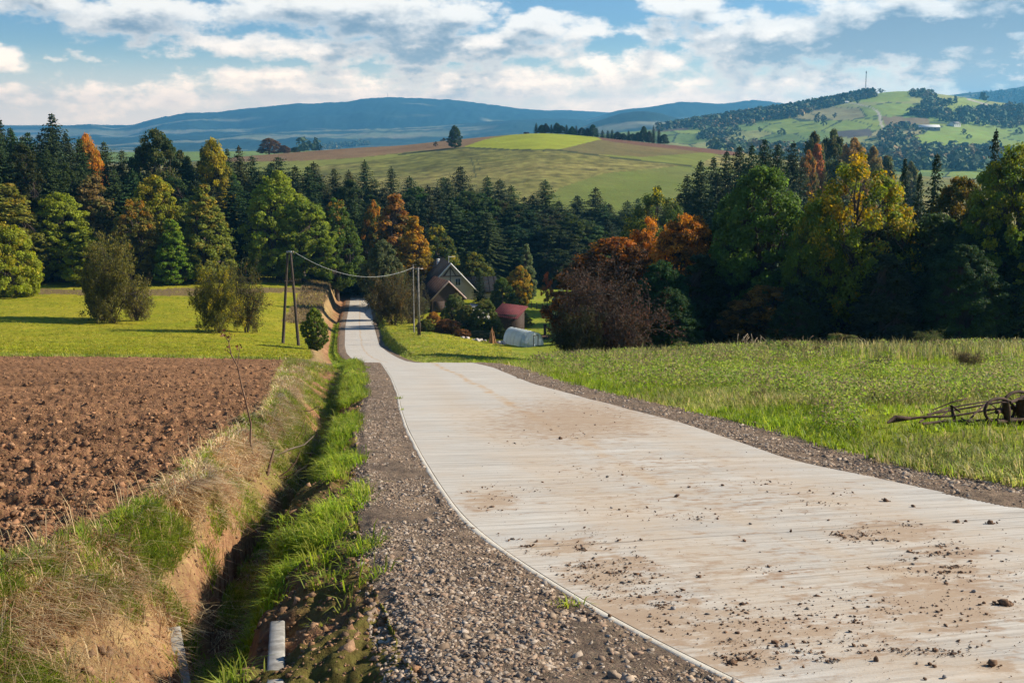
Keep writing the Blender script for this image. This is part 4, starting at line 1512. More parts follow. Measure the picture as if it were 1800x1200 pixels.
for i, (px, top) in enumerate(cr):
    T(random.choice(['spr0', 'spr1', 'spr2']), 'spruce_tree', px, top, 205 + random.uniform(-12, 25) + (15 if i > 8 else 0), 118, f'dark spruce {ordw[i if i < 9 else i - 9]} from the left in the {"upper" if i < 9 else "lower"} rank above the big green tree', near_col(G_SPR, .2), (.05, .07, .02), .2,
      'spruces above the big green tree', cat='spruce')
for (px, top, D, w, c, a, am, lb) in [(1432, 229, 330, 50, (.07, .08, .025), (.12, .1, .03), .3, 'hazy dark green crown behind the spruce cluster'), (1466, 226, 350, 54, (.06, .075, .025), (.12, .1, .03), .2, 'hazy rounded crown left of the peach coloured one'),
                                      (1437, 246, 300, 42, (.20, .11, .04), (.38, .14, .06), .5, 'hazy salmon pink crown behind the maple'), (1500, 240, 340, 70, (.12, .11, .04), (.30, .18, .06), .45, 'hazy peach tinted crown above the maple top'),
                                      (1535, 255, 360, 50, (.12, .12, .04), (.25, .17, .06), .35, 'hazy olive crown right of the peach coloured one'), (1560, 268, 380, 50, (.08, .10, .035), (.2, .15, .05), .25, 'hazy green crown sloping down behind the maple'),
                                      (1475, 275, 300, 60, (.07, .09, .03), (.2, .14, .04), .2, 'hazy green crown under the peach coloured one'), (1600, 282, 390, 46, (.07, .09, .035), (.15, .12, .04), .2, 'hazy green crown left of the spruce spire'),
                                      (1420, 262, 280, 50, (.09, .09, .03), (.3, .14, .04), .35, 'hazy orange speckled crown left of the salmon one')]:
    T(random.choice(['dec0', 'dec3', 'dec1']), 'broadleaf_tree', px, top, D, w * 1.45, lb, c, a, am, 'hazy trees beyond the right-hand group')

# ------------------------------------------------------------------ far trees on the hills
VIS = (PX > -120) & (PX < 1920) & (PY > 120) & (PY < 400)
vi = np.where(VIS & (ZN >= 4))[0]


def surf(px, py, zones=(4, 5, 6, 7)):
    d = np.abs(PX[vi] - px) / 2.5 + np.abs(PY[vi] - py) / 1.2
    ok = np.isin(ZN[vi], zones)
    s_ = d + np.where(ok, 0, 50) + GY[vi] * 1e-4
    j = vi[int(np.argmin(s_))]
    return float(GX[j]), float(GY[j]), float(GZ[j])


def far_tree(proto, name, px, py, hpx, wpx, lab, col, accent=None, amount=0.0, group=None, zones=(4, 5, 6, 7), cat='tree'):
    x, y, z = surf(px, py, zones)
    return tree(proto, name, x, y, hpx / FPX * y, wpx / FPX * y, lab, col, accent, amount, group, cat, None, z, .3)


FB = (.045, .065, .03)
far_tree('dec0', 'broadleaf_tree', 800, 260, 39, 27, 'lone green tree on the crest of the field hill', (.04, .065, .02), (.08, .1, .03), .3, zones=(4,))
far_tree('small0', 'broadleaf_tree', 779, 257, 14, 13, 'tiny tree close left of the lone tree on the field hill', (.05, .05, .025), zones=(4,))
far_tree('small0', 'broadleaf_tree', 765, 258, 9, 9, 'smallest shrub left of the lone tree on the field hill', (.06, .05, .03), zones=(4,))
far_tree('dec3', 'broadleaf_tree', 474, 269, 28, 40, 'brown autumn tree on the left end of the field hill', (.12, .065, .025), (.18, .1, .03), .4, zones=(4,))
far_tree('dec1', 'broadleaf_tree', 500, 269, 14, 24, 'low brown bush right of the brown autumn tree', (.14, .08, .03), zones=(4,))
far_tree('dec3', 'broadleaf_tree', 518, 267, 9, 17, 'small dark green bush by the brown ploughed strip', (.04, .06, .02), zones=(4,))
TL = 'trees of the hilltop row beyond the bright green field'
k = 0
for px in list(range(942, 1168, 9)):
    tp_ = np.interp(px, [940, 955, 975, 1000, 1030, 1060, 1090, 1120, 1150, 1166], [15, 17, 22, 15, 17, 21, 15, 22, 27, 25]) * random.uniform(.6, 1.2)
    by = np.interp(px, [940, 1040, 1100, 1166], [232, 236, 241, 249])
    p_ = random.choice(['dec1', 'dec3', 'spr1', 'dec0', 'spr0'])
    far_tree(p_, 'hilltop_tree', px, by, tp_, 17 if p_[0] == 'd' else 11, f'{"dark spruce" if p_[0] == "s" else "rounded tree"} {("standing " + ordw[k] + " from the left") if k < 13 else ("standing " + ordw[25 - k] + " from the right")} in the hilltop row',
             near_col((.035, .055, .022), .3), (.1, .08, .03), .12, TL, zones=(4,))
    k += 1
# single trees on the far right hill
for (px, py, h, w, lb) in [(1437, 217, 19, 17, 'dark round tree casting a long shadow left of the brown parcel on the far hill'), (1448, 221, 20, 14, 'second of the two dark round trees on the far hill'), (1468, 208, 9, 9, 'small dark tree right of the two round trees on the far hill'),
                           (1546, 163, 8, 14, 'dark bush on the bare crest of the far hill'), (1507, 182, 9, 9, 'dark tree by the upper end of the pale farm road'), (1537, 204, 8, 8, 'dark tree left of the bend of the pale farm road'),
                           (1335, 232, 9, 9, 'small tree in the pale field below the wooded slope'), (1373, 238, 13, 17, 'hazy bush left of the twin bushes in the far fields'), (1397, 238, 12, 12, 'hazy bush, right one of the twin bushes in the far fields'),
                           (1340, 248, 20, 20, 'rounded bluish tree just above the spruce cluster'), (1695, 237, 11, 12, 'pale green tree below the long white roofed hall'), (1703, 243, 8, 12, 'dark bush below the long white roofed hall'),
                           (1668, 180, 6, 9, 'small bush on the upper right pasture'), (1710, 181, 5, 9, 'tiny bush beside the upper reddish track'), (1790, 236, 12, 16, 'dark tree near the right edge behind the spruce top'),
                           (1745, 236, 14, 20, 'dark bush cluster right of the pale green tree'), (1617, 185, 8, 6, 'slim tree at the left end of the dark copse'), (1640, 262, 14, 16, 'hazy tree at the lower edge of the far pasture'),
                           (1600, 262, 20, 24, 'hazy pale tree left of the far pasture'), (1625, 270, 20, 18, 'hazy dark tree below the far pasture')]:
    far_tree(random.choice(['far0', 'far1']), 'far_tree', px, py, h, w, lb, near_col(FB), (.1, .08, .03), .2, 'single trees in the far fields', zones=(5,))


# woods that read as masses
def wood(name, polys, n, hm, zones, cols, label, seed, conif=.3, kleaf=16):
    rs = np.random.RandomState(seed)
    P_, Hs = [], []
    for poly, w in polys:
        c_ = vi[inpoly(PX[vi], PY[vi], poly) & np.isin(ZN[vi], zones)]
        if not len(c_):
            continue
        ar = GY[c_] ** 2
        j = rs.choice(c_, int(n * w), p=ar / ar.sum())
        P_.append(np.stack([GX[j] + rs.normal(0, 3, len(j)), GY[j] + rs.normal(0, 3, len(j)), GZ[j]], 1))
    P_ = np.concatenate(P_)
    N = len(P_)
    Hs = rs.uniform(.6, 1.25, N) * hm
    con = rs.uniform(size=N) < conif
    q = rs.normal(size=(N, kleaf, 3))
    q /= np.linalg.norm(q, axis=2)[..., None]
    hz_ = rs.uniform(.05, 1, (N, kleaf))
    rad = np.where(con[:, None], (1 - hz_) * .30 + .04, .42 * np.sqrt(np.clip(1 - (2 * hz_ - 1.0) ** 2, 0, 1)) + .05)
    an = rs.uniform(0, 6.283, (N, kleaf))
    C = np.stack([np.cos(an) * rad, np.sin(an) * rad, hz_], 2) * Hs[:, None, None] + P_[:, None]
    C = C.reshape(-1, 3)
    od = np.stack([np.cos(an), np.sin(an), hz_ * 1.4 - .3], 2).reshape(-1, 3)
    V, F = leaf_quads(C, np.repeat(Hs, kleaf) * .5, rs, .3, .8, od * 1.4)
    cc = np.array(cols)[rs.randint(0, len(cols), N)] * rs.uniform(1.5, 2.6, (N, 1))
    cc = np.repeat(cc, kleaf * 4, 0)
    return tag(mesh_np(name, V, F, M_wood, {'Col': cc}, smooth=False), label, 'wood', kind='stuff')


m, nt, out = new_mat('wood_foliage')
principled(nt, out, attr(nt, 'Col'), .8, spec=.1)
M_wood = m
dk = [(.030, .048, .022), (.04, .06, .028), (.055, .065, .03), (.035, .055, .03), (.09, .075, .035)]
wood('wood', [([(1150, 232), (1215, 218), (1280, 207), (1400, 192), (1480, 177), (1530, 166), (1536, 171), (1480, 184), (1425, 196), (1385, 209), (1300, 216), (1230, 222)], 1.0)], 2300, 13, (5,), dk, 'dark wood along the left flank of the far hill', 1, .5)
wood('wood', [([(1330, 205), (1425, 196), (1412, 205), (1330, 216)], .3), ([(1215, 222), (1330, 214), (1325, 221), (1220, 229)], .5)], 500, 10, (5,), dk + [(.16, .11, .05)] * 2, 'autumn coloured tree belt below the dark wood on the far hill', 2, .1)
wood('wood', [([(1645, 199), (1790, 192), (1860, 200), (1860, 222), (1700, 220), (1655, 214)], 1.2), ([(1602, 198), (1655, 203), (1640, 207), (1603, 204)], .2)], 900, 12, (5,), dk, 'dark wood above the houses on the right of the far hill', 3, .3)
wood('wood', [([(1620, 182), (1675, 180), (1673, 187), (1620, 189)], 1.0)], 160, 10, (5,), dk, 'small dark copse in the upper pasture of the far hill', 4, .5)
wood('wood', [([(1600, 163), (1632, 165), (1647, 175), (1632, 176), (1603, 170)], 1.0)], 150, 9, (5,), dk + [(.12, .08, .04)], 'brownish thicket just below the crest of the far hill', 5, .1)
wood('wood', [([(1228, 238), (1262, 229), (1296, 230), (1300, 240), (1232, 248)], 1), ([(1252, 250), (1312, 250), (1290, 260)], .4)], 260, 9, (5,), dk, 'bluish thicket in the pale fields left of the spruce cluster', 6, .0)
wood('wood', [([(1700, 168), (1860, 156), (1860, 188), (1760, 180), (1720, 176)], 1)], 500, 14, (5, 6), dk, 'dark wooded flank at the upper right edge', 7, .6)
wood('wood', [([(1545, 240), (1580, 238), (1625, 262), (1700, 266), (1770, 262), (1790, 300), (1560, 300)], 1), ([(1240, 258), (1560, 266), (1560, 300), (1300, 300)], .5)], 1500, 12, (5, 7), dk + [(.13, .09, .04), (.08, .10, .04)], 'hazy tree belts in the valley before the far hill', 8, .15)
wood('wood', [([(1560, 222), (1620, 224), (1625, 236), (1570, 240)], .3), ([(1700, 214), (1800, 218), (1800, 226), (1712, 226)], .3), ([(1480, 170), (1500, 172), (1500, 180), (1486, 180)], .05)], 260, 9, (5,), dk, 'trees between the houses of the far hamlet', 9, .1)
wood('wood', [([(520, 262), (640, 250), (650, 256), (530, 268)], 1)], 0 + 260, 14, (5, 6, 7), dk, 'bluish tree line beyond the brown ploughed strip', 10, .2)
# silhouettes on the wooded ridge
for px, py, h, w, lb in [(1420, 190, 16, 18, 'largest umbrella shaped tree on the dark ridge'), (1434, 189, 14, 8, 'pointed tree right of the umbrella shaped one on the ridge'), (1364, 198, 9, 10, 'rounded tree left on the dark ridge'), (1392, 194, 9, 10, 'tree left of the umbrella shaped one on the ridge')]:
    far_tree('far0' if w > 9 else 'far2', 'far_tree', px, py, h, w, lb, FB, None, 0, 'ridge trees', zones=(5,))

# ------------------------------------------------------------------ grass, stones, clods
def blades(x, y, z, h, w, col, rs, bend=.5, dirx=None, diry=None, spread=.5, seg3=True):
    """thin bent blades, three triangles each"""
    n = len(x)
    a = rs.uniform(0, 2 * math.pi, n)
    dx, dy = np.cos(a), np.sin(a)
    if dirx is not None:
        dx, dy = dx * spread + dirx, dy * spread + diry
        q = np.hypot(dx, dy) + 1e-6
        dx, dy = dx / q, dy / q
    bx, by = -dy, dx
    b1 = bend * rs.uniform(.3, 1.3, n)
    tilt = b1 * .35
    P0 = np.stack([x, y, z - .015], 1)
    D1 = np.stack([dx * tilt * h, dy * tilt * h, h * .55], 1)
    D2 = np.stack([dx * (tilt + b1 * .75) * h, dy * (tilt + b1 * .75) * h, h * np.clip(1.0 - b1 * .45, .12, 1)], 1)
    B = np.stack([bx, by, np.zeros(n)], 1) * (w / 2)[:, None]
    V = np.stack([P0 - B, P0 + B, P0 + D1 - B * .8, P0 + D1 + B * .8, P0 + D2], 1).reshape(-1, 3)
    o = np.arange(n)[:, None] * 5
    F = np.concatenate([o + [0, 1, 3], o + [0, 3, 2], o + [2, 3, 4]], 1).reshape(-1, 3)
    return V, F, np.repeat(col, 5, 0)


def blade_mat(name, trans=.4):
    m, nt, out = new_mat(name)
    c = attr(nt, 'Col')
    d = nt.new('ShaderNodeBsdfPrincipled')
    nt.put(d.inputs['Base Color'], c)
    d.inputs['Roughness'].default_value = .55
    d.inputs['Specular IOR Level'].default_value = .25
    t = nt.new('ShaderNodeBsdfTranslucent')
    h = nt.new('ShaderNodeHueSaturation')
    nt.put(h.inputs['Color'], c)
    h.inputs['Value'].default_value = 1.5
    nt.put(t.inputs[0], h.outputs[0])
    mx = nt.new('ShaderNodeMixShader')
    mx.inputs[0].default_value = trans
    nt.l.new(d.outputs[0], mx.inputs[1])
    nt.l.new(t.outputs[0], mx.inputs[2])
    nt.l.new(mx.outputs[0], out.inputs[0])
    return m


M_blade = blade_mat('grass_blade', .5)
M_straw = blade_mat('straw_blade', .25)


def pick(rs, n, cols, jit=.18):
    c = np.array(cols)[rs.randint(0, len(cols), n)]
    return c * rs.uniform(1 - jit, 1 + jit, (n, 1))


def distD(rs, n, a, b, p):
    """distances between a and b with density ~ D^-p"""
    u = rs.uniform(size=n)
    if abs(p - 1) < 1e-6:
        return a * (b / a) ** u
    e = 1 - p
    return (a ** e + u * (b ** e - a ** e)) ** (1 / e)


def tufts(rs, tx, ty, nb, hmin, hmax, wid, cols, bend, rad, name, mat, label, down=None, hscale=None, accept=None):
    n = len(tx)
    k = np.repeat(np.arange(n), nb)
    a = rs.uniform(0, 6.283, len(k))
    r = rad * np.sqrt(rs.uniform(size=len(k)))
    sz = np.ones(n) if hscale is None else hscale
    x, y = tx[k] + np.cos(a) * r * sz[k], ty[k] + np.sin(a) * r * sz[k]
    z, _ = ground_z(x, y, True)
    h = rs.uniform(hmin, hmax, len(k)) * sz[k] * rs.uniform(.6, 1.2, n)[k]
    w = wid * rs.uniform(.6, 1.4, len(k)) * np.sqrt(sz[k])
    col = (pick(rs, n, cols, .2) * (1 + .55 * np.clip(fbm(tx * .55, ty * .4, 3, 301), -.8, .8))[:, None])[k] * rs.uniform(.8, 1.2, (len(k), 1))
    ox, oy = np.cos(a), np.sin(a)
    if down is not None:
        ox, oy = ox * .6 + down[0], oy * .6 + down[1]
    return blades(x, y, z, h, w, col, rs, bend, ox, oy, .6)


def merge(lst, name, mat, label, cat='grass'):
    n = 0
    V, F, C = [], [], []
    for v, f, c in lst:
        V.append(v)
        F.append(f + n)
        C.append(c)
        n += len(v)
    return tag(mesh_np(name, np.concatenate(V), np.concatenate(F), mat, {'Col': np.concatenate(C)}, smooth=False), label, cat, kind='stuff')


rs = np.random.RandomState(3)
GREENS = [(.20, .29, .012), (.25, .32, .018), (.14, .22, .012), (.31, .33, .03)]
YGREENS = [(.22, .28, .03), (.29, .31, .05), (.17, .24, .025), (.36, .33, .10)]
STRAWS = [(.58, .42, .21), (.46, .30, .14), (.38, .21, .10), (.66, .50, .28), (.30, .15, .08)]

# dry thatch over the left bank
n = 32000
D = distD(rs, n, 4.5, 56, 1.9)
xf, xd = x_fld(D), x_dit(D)
q = rs.uniform(-.12, .66, n)
q = np.where(q > .25, q * rs.uniform(.4, 1, n), q)
q = q + .12 * sstep(9, 5.5, D) * (q > 0)
x = xf + (xd - xf) * q
keep = fbm(x * 1.1, D * .8, 3, 201) * .6 + fbm(x * 4.5, D * 3.5, 3, 202) * .6 + rs.normal(0, .05, n) > .02
keep &= ~((q > .30) & (D < 14) & (fbm(x * 2.2, D * 1.6, 3, 207) < .12)) & ~((q > .35) & (fbm(x * 1.3, D * .7, 3, 205) < .22))
x, D, q = x[keep], D[keep], q[keep]
lst = [tufts(rs, x, D, 10, .035, .15, .010, STRAWS + [(.70, .58, .36)], 1.25, .07, '', None, '', down=(.22, -.12), hscale=(.75 + np.minimum(D, 40) * .016) * (1 - .4 * sstep(10, 6, D)) * rs.uniform(.5, 1.5, len(x)))]
# single straws fallen over the bare soil
n = 4500
D = distD(rs, n, 4.8, 30, 1.8)
xf, xd = x_fld(D), x_dit(D)
x = xf + (xd - xf) * rs.uniform(.1, 1.25, n)
keep = fbm(x * 1.5, D * 1.2, 2, 208) > -.25
lst.append(tufts(rs, x[keep], D[keep], 2, .05, .20, .005, STRAWS, 2.2, .05, '', None, '', down=(.8, -.5), hscale=.8 + D[keep] * .012))
# wiry upright seed stalks
n = 420
D = distD(rs, n, 5, 56, 1.8)
xf, xd = x_fld(D), x_dit(D)
x = xf + (xd - xf) * rs.uniform(-.35, .55, n)
lst.append(tufts(rs, x, D, 4, .22, .42, .006, STRAWS[:4], .8, .08, '', None, '', hscale=.8 + D * .01))
merge(lst, 'dry_grass', M_straw, 'pale dry thatch and straw stalks along the crest of the ditch bank')

# green tufts: left bank patches, ditch sides, rim of the gravel
lst = []
n = 30000
D = distD(rs, n, 4.3, 56, 1.7)
xf, xd = x_fld(D), x_dit(D)
q = rs.uniform(-.14, 1.0, n)
x = xf + (xd - xf) * q
msk = fbm(x * 1.1, D * .8, 3, 211) * .7 + fbm(x * 4, D * 3, 3, 212) * .55 + rs.normal(0, .08, n)
keep = (msk > .03) | ((D < 8.5) & (q < .75) & (msk > -.12)) | ((q < -.1) & (rs.uniform(size=n) < .35)) | ((D > 9.5) & (D < 13) & (q > .5) & (msk > -.12))
keep &= ~((q > .33) & (D < 9.5) & (fbm(x * 1.8, D * 1.5, 3, 213) < .30))
x, D = x[keep], D[keep]
lst.append(tufts(rs, x, D, 10, .05, .16, .008, YGREENS + YGREENS + GREENS, .9, .06, '', None, '', hscale=.8 + np.minimum(D, 50) * .022))
# ditch: right flank
n = 12000
D = distD(rs, n, 5.0, 56, 1.25)
xd, xg = x_dit(D), XL(D) - gl(D)
q = rs.uniform(.12, 1.08, n)
x = xd + (xg - xd) * q
msk = fbm(x * 1.6, D * .9, 3, 221) + rs.normal(0, .1, n)
keep = (msk > .10 - .06 * (D < 9) - .12 * (D > 28)) & ~((D > 20) & (D < 25) & (q > .3)) & ~((q > .9) & (rs.uniform(size=n) < .6))
x, D = x[keep], D[keep]
lst.append(tufts(rs, x, D, 12, .06, .19, .009, GREENS + YGREENS[:2], .9, .07, '', None, '', down=(-.15, -.1), hscale=(.8 + np.minimum(D, 50) * .016) * rs.uniform(.55, 1.4, len(x))))
# weeds on the far ditch side beyond the culvert and the road edges
n = 5000
D = distD(rs, n, 52, 190, 1.6)
x = x_dit(D) + rs.uniform(-.4, .5, n)
lst.append(tufts(rs, x, D, 5, .15, .35, .05, GREENS, .8, .15, '', None, ''))
for px, py in [(1003, 1068), (705, 702), (648, 648), (716, 722)]:
    xx_, dd_ = solve(px, py, -.02)
    lst.append(tufts(rs, np.full(5, float(xx_)) - .03 + rs.normal(0, .03, 5), np.full(5, float(dd_)) + rs.normal(0, .05, 5), 12, .05, .10, .007, GREENS, .9, .05, '', None, '', hscale=np.full(5, .8 + float(dd_) * .02)))
merge(lst, 'ditch_grass', M_blade, 'fresh green grass tufts on the ditch sides and the bank below the ploughed field')

# right meadow
lst = []
n = 34000
D = distD(rs, n, 9.5, 72, 1.45)
u_ = rs.uniform(-.06, .60, n)
x = u_ * D
keep = x > XR(D) + gr(D) - .12 + rs.normal(0, .06, n)
x, D = x[keep], D[keep]
patch = fbm(x * .22, D * .22, 3, 231) + .22 * sstep(16, 22, D) * sstep(46, 36, D) * sstep(.18, .3, u_[keep]) - .10
near_rake = (x / D > .31) & (D > 13.5) & (D < 22) & (rs.uniform(size=len(x)) < .75)
x, D, patch = x[~near_rake], D[~near_rake], patch[~near_rake]
cols = np.where((patch > .12)[:, None], 1, 0)
for sel, cl, hm in ((patch <= .12, GREENS + [(.27, .36, .015)] * 2, .20), (patch > .12, [(.30, .30, .07), (.42, .34, .14), (.24, .26, .05), (.22, .30, .03)], .24)):
    lst.append(tufts(rs, x[sel], D[sel], 8, .06, hm, .013, cl, .75, .10, '', None, '', hscale=.75 + np.minimum(D[sel], 60) * .020))
# tall bleached stalks at the brow
n = 2600
D = distD(rs, n, 44, 70, 1.0)
x = rs.uniform(.04, .58, n) * D
lst.append(tufts(rs, x, D, 5, .35, .75, .03, [(.30, .24, .10), (.22, .20, .07), (.15, .17, .05)], .45, .25, '', None, ''))
# verge right of the far road
n = 9000
D = distD(rs, n, 60, 200, 1.5)
x = XR(D) + gr(D) + rs.uniform(.0, 1, n) ** 1.4 * 16
lst.append(tufts(rs, x, D, 5, .10, .26, .05, YGREENS, .8, .2, '', None, ''))
merge(lst, 'meadow_grass', M_blade, 'tall bright green and bleached grass covering the meadow right of the road')
# left meadow turf
n = 26000
D = distD(rs, n, 61, 245, 1.5)
x = -rs.uniform(.10, .60, n) * D
keep = x < x_fld(D) - .3
x, D = x[keep], D[keep]
pt_ = fbm(x * .05, D * .05, 3, 241)
l2 = [tufts(rs, x, D, 5, .08, .22, .05, [(.30, .31, .012), (.34, .32, .02), (.38, .33, .04), (.23, .28, .012)], .9, .25, '', None, '')]
n = 1500
D = distD(rs, n, 58.5, 64, 1.0)
x = -rs.uniform(.2, .6, n) * D
l2.append(tufts(rs, x, D, 6, .15, .35, .03, YGREENS, .7, .2, '', None, ''))
n = 2500
D = rs.uniform(232, 246, n)
x = rs.uniform(-.55, -.16, n) * D
l2.append(tufts(rs, x, D, 5, .4, 1.0, .10, [(.20, .14, .07), (.24, .17, .08), (.14, .12, .05)], .5, .4, '', None, ''))
n = 1500
D = rs.uniform(165, 240, n)
x = x_fld(D) - rs.uniform(0, 5, n)
l2.append(tufts(rs, x, D, 5, .3, .8, .09, [(.22, .15, .08), (.26, .19, .09)], .5, .4, '', None, ''))
merge(l2, 'meadow_turf', M_blade, 'sunlit yellow-green turf of the meadow beyond the ploughed field')

# broad-leaved weeds among the meadow grass
n = 9000
D = distD(rs, n, 13, 66, 1.3)
x = rs.uniform(.02, .6, n) * D
keep = (x > XR(D) + gr(D) + .6) & (fbm(x * .18 + 4, D * .2, 3, 251) + rs.normal(0, .05, n) + .25 * sstep(17, 22, D) * sstep(46, 34, D) * sstep(.16, .3, x / D) > .20) & ~((x / D > .31) & (D < 22))
x, D = x[keep], D[keep]
k = np.repeat(np.arange(len(x)), 30)
sz = .055 + np.minimum(D, 60) * .002
hh = rs.uniform(.05, .50, len(k))
cx = x[k] + rs.normal(0, .17, len(k))
cy = D[k] + rs.normal(0, .17, len(k))
cz = ground_z(cx, cy, True)[0] + hh
V, F = leaf_quads(np.stack([cx, cy, cz], 1), sz[k] * .62, rs, .5, .55)
wc = pick(rs, len(x), [(.22, .28, .04), (.28, .24, .10), (.20, .30, .03), (.30, .33, .05), (.22, .16, .09)])[k]
tag(mesh_np('meadow_weeds', V, F, M_blade, {'Col': np.repeat(wc, 4, 0)}, smooth=False), 'low leafy weeds in brownish green patches across the right meadow', 'weeds', kind='stuff')

# ------------------------------------------------------------------ stones and clods
_ph = (1 + 5 ** .5) / 2
ICO_V = np.array([(-1, _ph, 0), (1, _ph, 0), (-1, -_ph, 0), (1, -_ph, 0), (0, -1, _ph), (0, 1, _ph), (0, -1, -_ph), (0, 1, -_ph), (_ph, 0, -1), (_ph, 0, 1), (-_ph, 0, -1), (-_ph, 0, 1)])
ICO_V /= np.linalg.norm(ICO_V[0])
ICO_F = np.array([(0, 11, 5), (0, 5, 1), (0, 1, 7), (0, 7, 10), (0, 10, 11), (1, 5, 9), (5, 11, 4), (11, 10, 2), (10, 7, 6), (7, 1, 8), (3, 9, 4), (3, 4, 2), (3, 2, 6), (3, 6, 8), (3, 8, 9), (4, 9, 5), (2, 4, 11), (6, 2, 10), (8, 6, 7), (9, 8, 1)])


def rocks(x, y, z, r, rs, flat=.55, jit=.28):
    n = len(x)
    V = ICO_V[None] * rs.uniform(1 - jit, 1 + jit, (n, 12, 1)) + rs.normal(0, jit * .45, (n, 12, 3))
    V = V * np.stack([rs.uniform(.7, 1.35, n), rs.uniform(.7, 1.2, n), rs.uniform(.6, 1.1, n) * flat / .75], 1)[:, None]
    a, b = rs.uniform(0, 6.283, n), rs.normal(0, .35, n)
    ca, sa, cb, sb = np.cos(a), np.sin(a), np.cos(b), np.sin(b)
    X = V[..., 0] * cb[:, None] + V[..., 2] * sb[:, None]
    Z = -V[..., 0] * sb[:, None] + V[..., 2] * cb[:, None]
    X2 = X * ca[:, None] - V[..., 1] * sa[:, None]
    Y2 = X * sa[:, None] + V[..., 1] * ca[:, None]
    V = np.stack([X2, Y2, Z], 2) * r[:, None, None] + np.stack([x, y, z + r * .22], 1)[:, None]
    F = (ICO_F[None] + np.arange(n)[:, None, None] * 12).reshape(-1, 3)
    return V.reshape(-1, 3), F


def rock_mat(name, sc, var, bump=.6, rough=.9):
    m, nt, out = new_mat(name)
    co = objco(nt)
    n_ = nt.noise(co, sc, 5, .65)
    hs = nt.new('ShaderNodeHueSaturation')
    nt.put(hs.inputs['Color'], attr(nt, 'Col'))
    nt.put(hs.inputs['Value'], nt.ramp(n_, .3, .7, 1 - var, 1 + var, smooth=False))
    principled(nt, out, hs.outputs[0], rough, n_, bump, .006, spec=.15)
    return m


M_stone = rock_mat('crushed_stone', 60, .3)
M_clod = rock_mat('soil_clod', 45, .45, 1.0, .97)

n = 24000
D = distD(rs, n, 4.2, 34, 2.0)
x = XL(D) + .035 - gl(D) * 1.12 * rs.uniform(0, 1, n) ** .85
n2 = 3000
Db = distD(rs, n2, 34, 62, 1.3)
xb = XL(Db) - gl(Db) * 1.05 * rs.uniform(0, 1, n2)
n3 = 13000
Dr = distD(rs, n3, 8.5, 58, 1.55)
xr3 = XR(Dr) + gr(Dr) * rs.uniform(0, 1.1, n3) ** .9
X_, D_ = np.concatenate([x, xb, xr3]), np.concatenate([D, Db, Dr])
right = np.arange(len(X_)) >= n + n2
fines = fbm(X_ * 2.2, D_ * 1.1, 3, 261) + rs.normal(0, .12, len(X_)) > -.28      # bare patches of dusty fines between the stones
X_, D_, right = X_[fines], D_[fines], right[fines]
Z_ = ground_z(X_, D_, True)[0]
r_ = (rs.gamma(2.2, .0036, len(X_)) + .003) * (1 + .10 * sstep(10, 5, D_)) * (.85 + D_ * .014) * np.where(right, 1.35, 1.0)
r_ = np.minimum(r_, .042)
V, F = rocks(X_, D_, Z_ - r_ * .38, r_, rs, .42, .48)
c = pick(rs, len(X_), [(.28, .205, .145), (.34, .26, .19), (.21, .15, .105), (.30, .24, .185), (.26, .175, .12), (.38, .31, .245)], .3)
tag(mesh_np('gravel', V, F, M_stone, {'Col': np.repeat(c, 12, 0)}, smooth=False), 'grey-brown crushed stone gravel along both road shoulders', 'gravel', kind='stuff')

n = 42000
D = distD(rs, n, 7.0, 61, 1.35)
x = -rs.uniform(.0, .60, n) * D
keep = x < x_fld(D) - .25 + rs.normal(0, .15, n)
x, D = x[keep], D[keep]
z = ground_z(x, D, True)[0]
r_ = rs.gamma(1.4, .0070, len(x)) * (.85 + D * .014) + .005
r_ = np.minimum(r_, .085)
V, F = rocks(x, D, z - r_ * .25, r_, rs, .65, .42)
c = pick(rs, len(x), [(.29, .15, .078), (.23, .12, .06), (.34, .19, .10), (.19, .10, .052)], .2)
tag(mesh_np('soil_clods', V, F, M_clod, {'Col': np.repeat(c, 12, 0)}, smooth=False), 'reddish brown clods strewn over the ploughed field', 'soil clods', kind='stuff')

# crumbs of soil in the ditch and lumps on its sides
n = 11000
D = distD(rs, n, 4.8, 30, 1.8)
xd, xg = x_dit(D), XL(D) - gl(D)
x = xd + rs.uniform(-1.7, 1.0, n) * (xg - xd) * 1.02
z = ground_z(x, D, True)[0]
r_ = np.minimum(rs.gamma(1.2, .0055, n) * (.9 + D * .02) + .004, .05)
V, F = rocks(x, D, z - r_ * .3, r_, rs, .6, .42)
c = pick(rs, n, [(.27, .15, .08), (.21, .12, .065), (.31, .185, .105), (.16, .10, .06)], .2)
tag(mesh_np('ditch_crumbs', V, F, M_clod, {'Col': np.repeat(c, 12, 0)}, smooth=False), 'crumbled ochre soil lying in the ditch and on its banks', 'soil crumbs', kind='stuff')

# soil and pebbles dropped on the concrete: dense patches where the photograph has them
xs_, ys_ = [], []
for cx, cy, sx, sy, k in PATCH:
    k = int(k * 2.6)
    sub = rs.normal(size=(9, 2)) * (sx * .8, sy * .8)
    j = rs.randint(0, 9, k)
    tight = rs.uniform(.08, .5, 9)[j]
    a = cx + np.where(j < 7, sub[j, 0] + rs.normal(0, sx, k) * tight, rs.normal(0, sx * 1.3, k))
    b = np.minimum(cy + np.where(j < 7, sub[j, 1] + rs.normal(0, sy, k) * tight * .7, rs.normal(0, sy * 1.3, k)), 1230)
    q1, q2 = solve(a, b, .0)
    xs_.append(q1)
    ys_.append(q2)
x, D = np.concatenate(xs_), np.concatenate(ys_)
keep = (x > XL(D) + .15) & (x < XR(D) - .05) & (D > 3)
x, D = x[keep], D[keep]
r_ = np.minimum(rs.gamma(1.0, .0026, len(x)) * (.7 + D * .05) + .0014, .018)
V, F = rocks(x, D, zr(D) + .001, r_, rs, .38, .42)
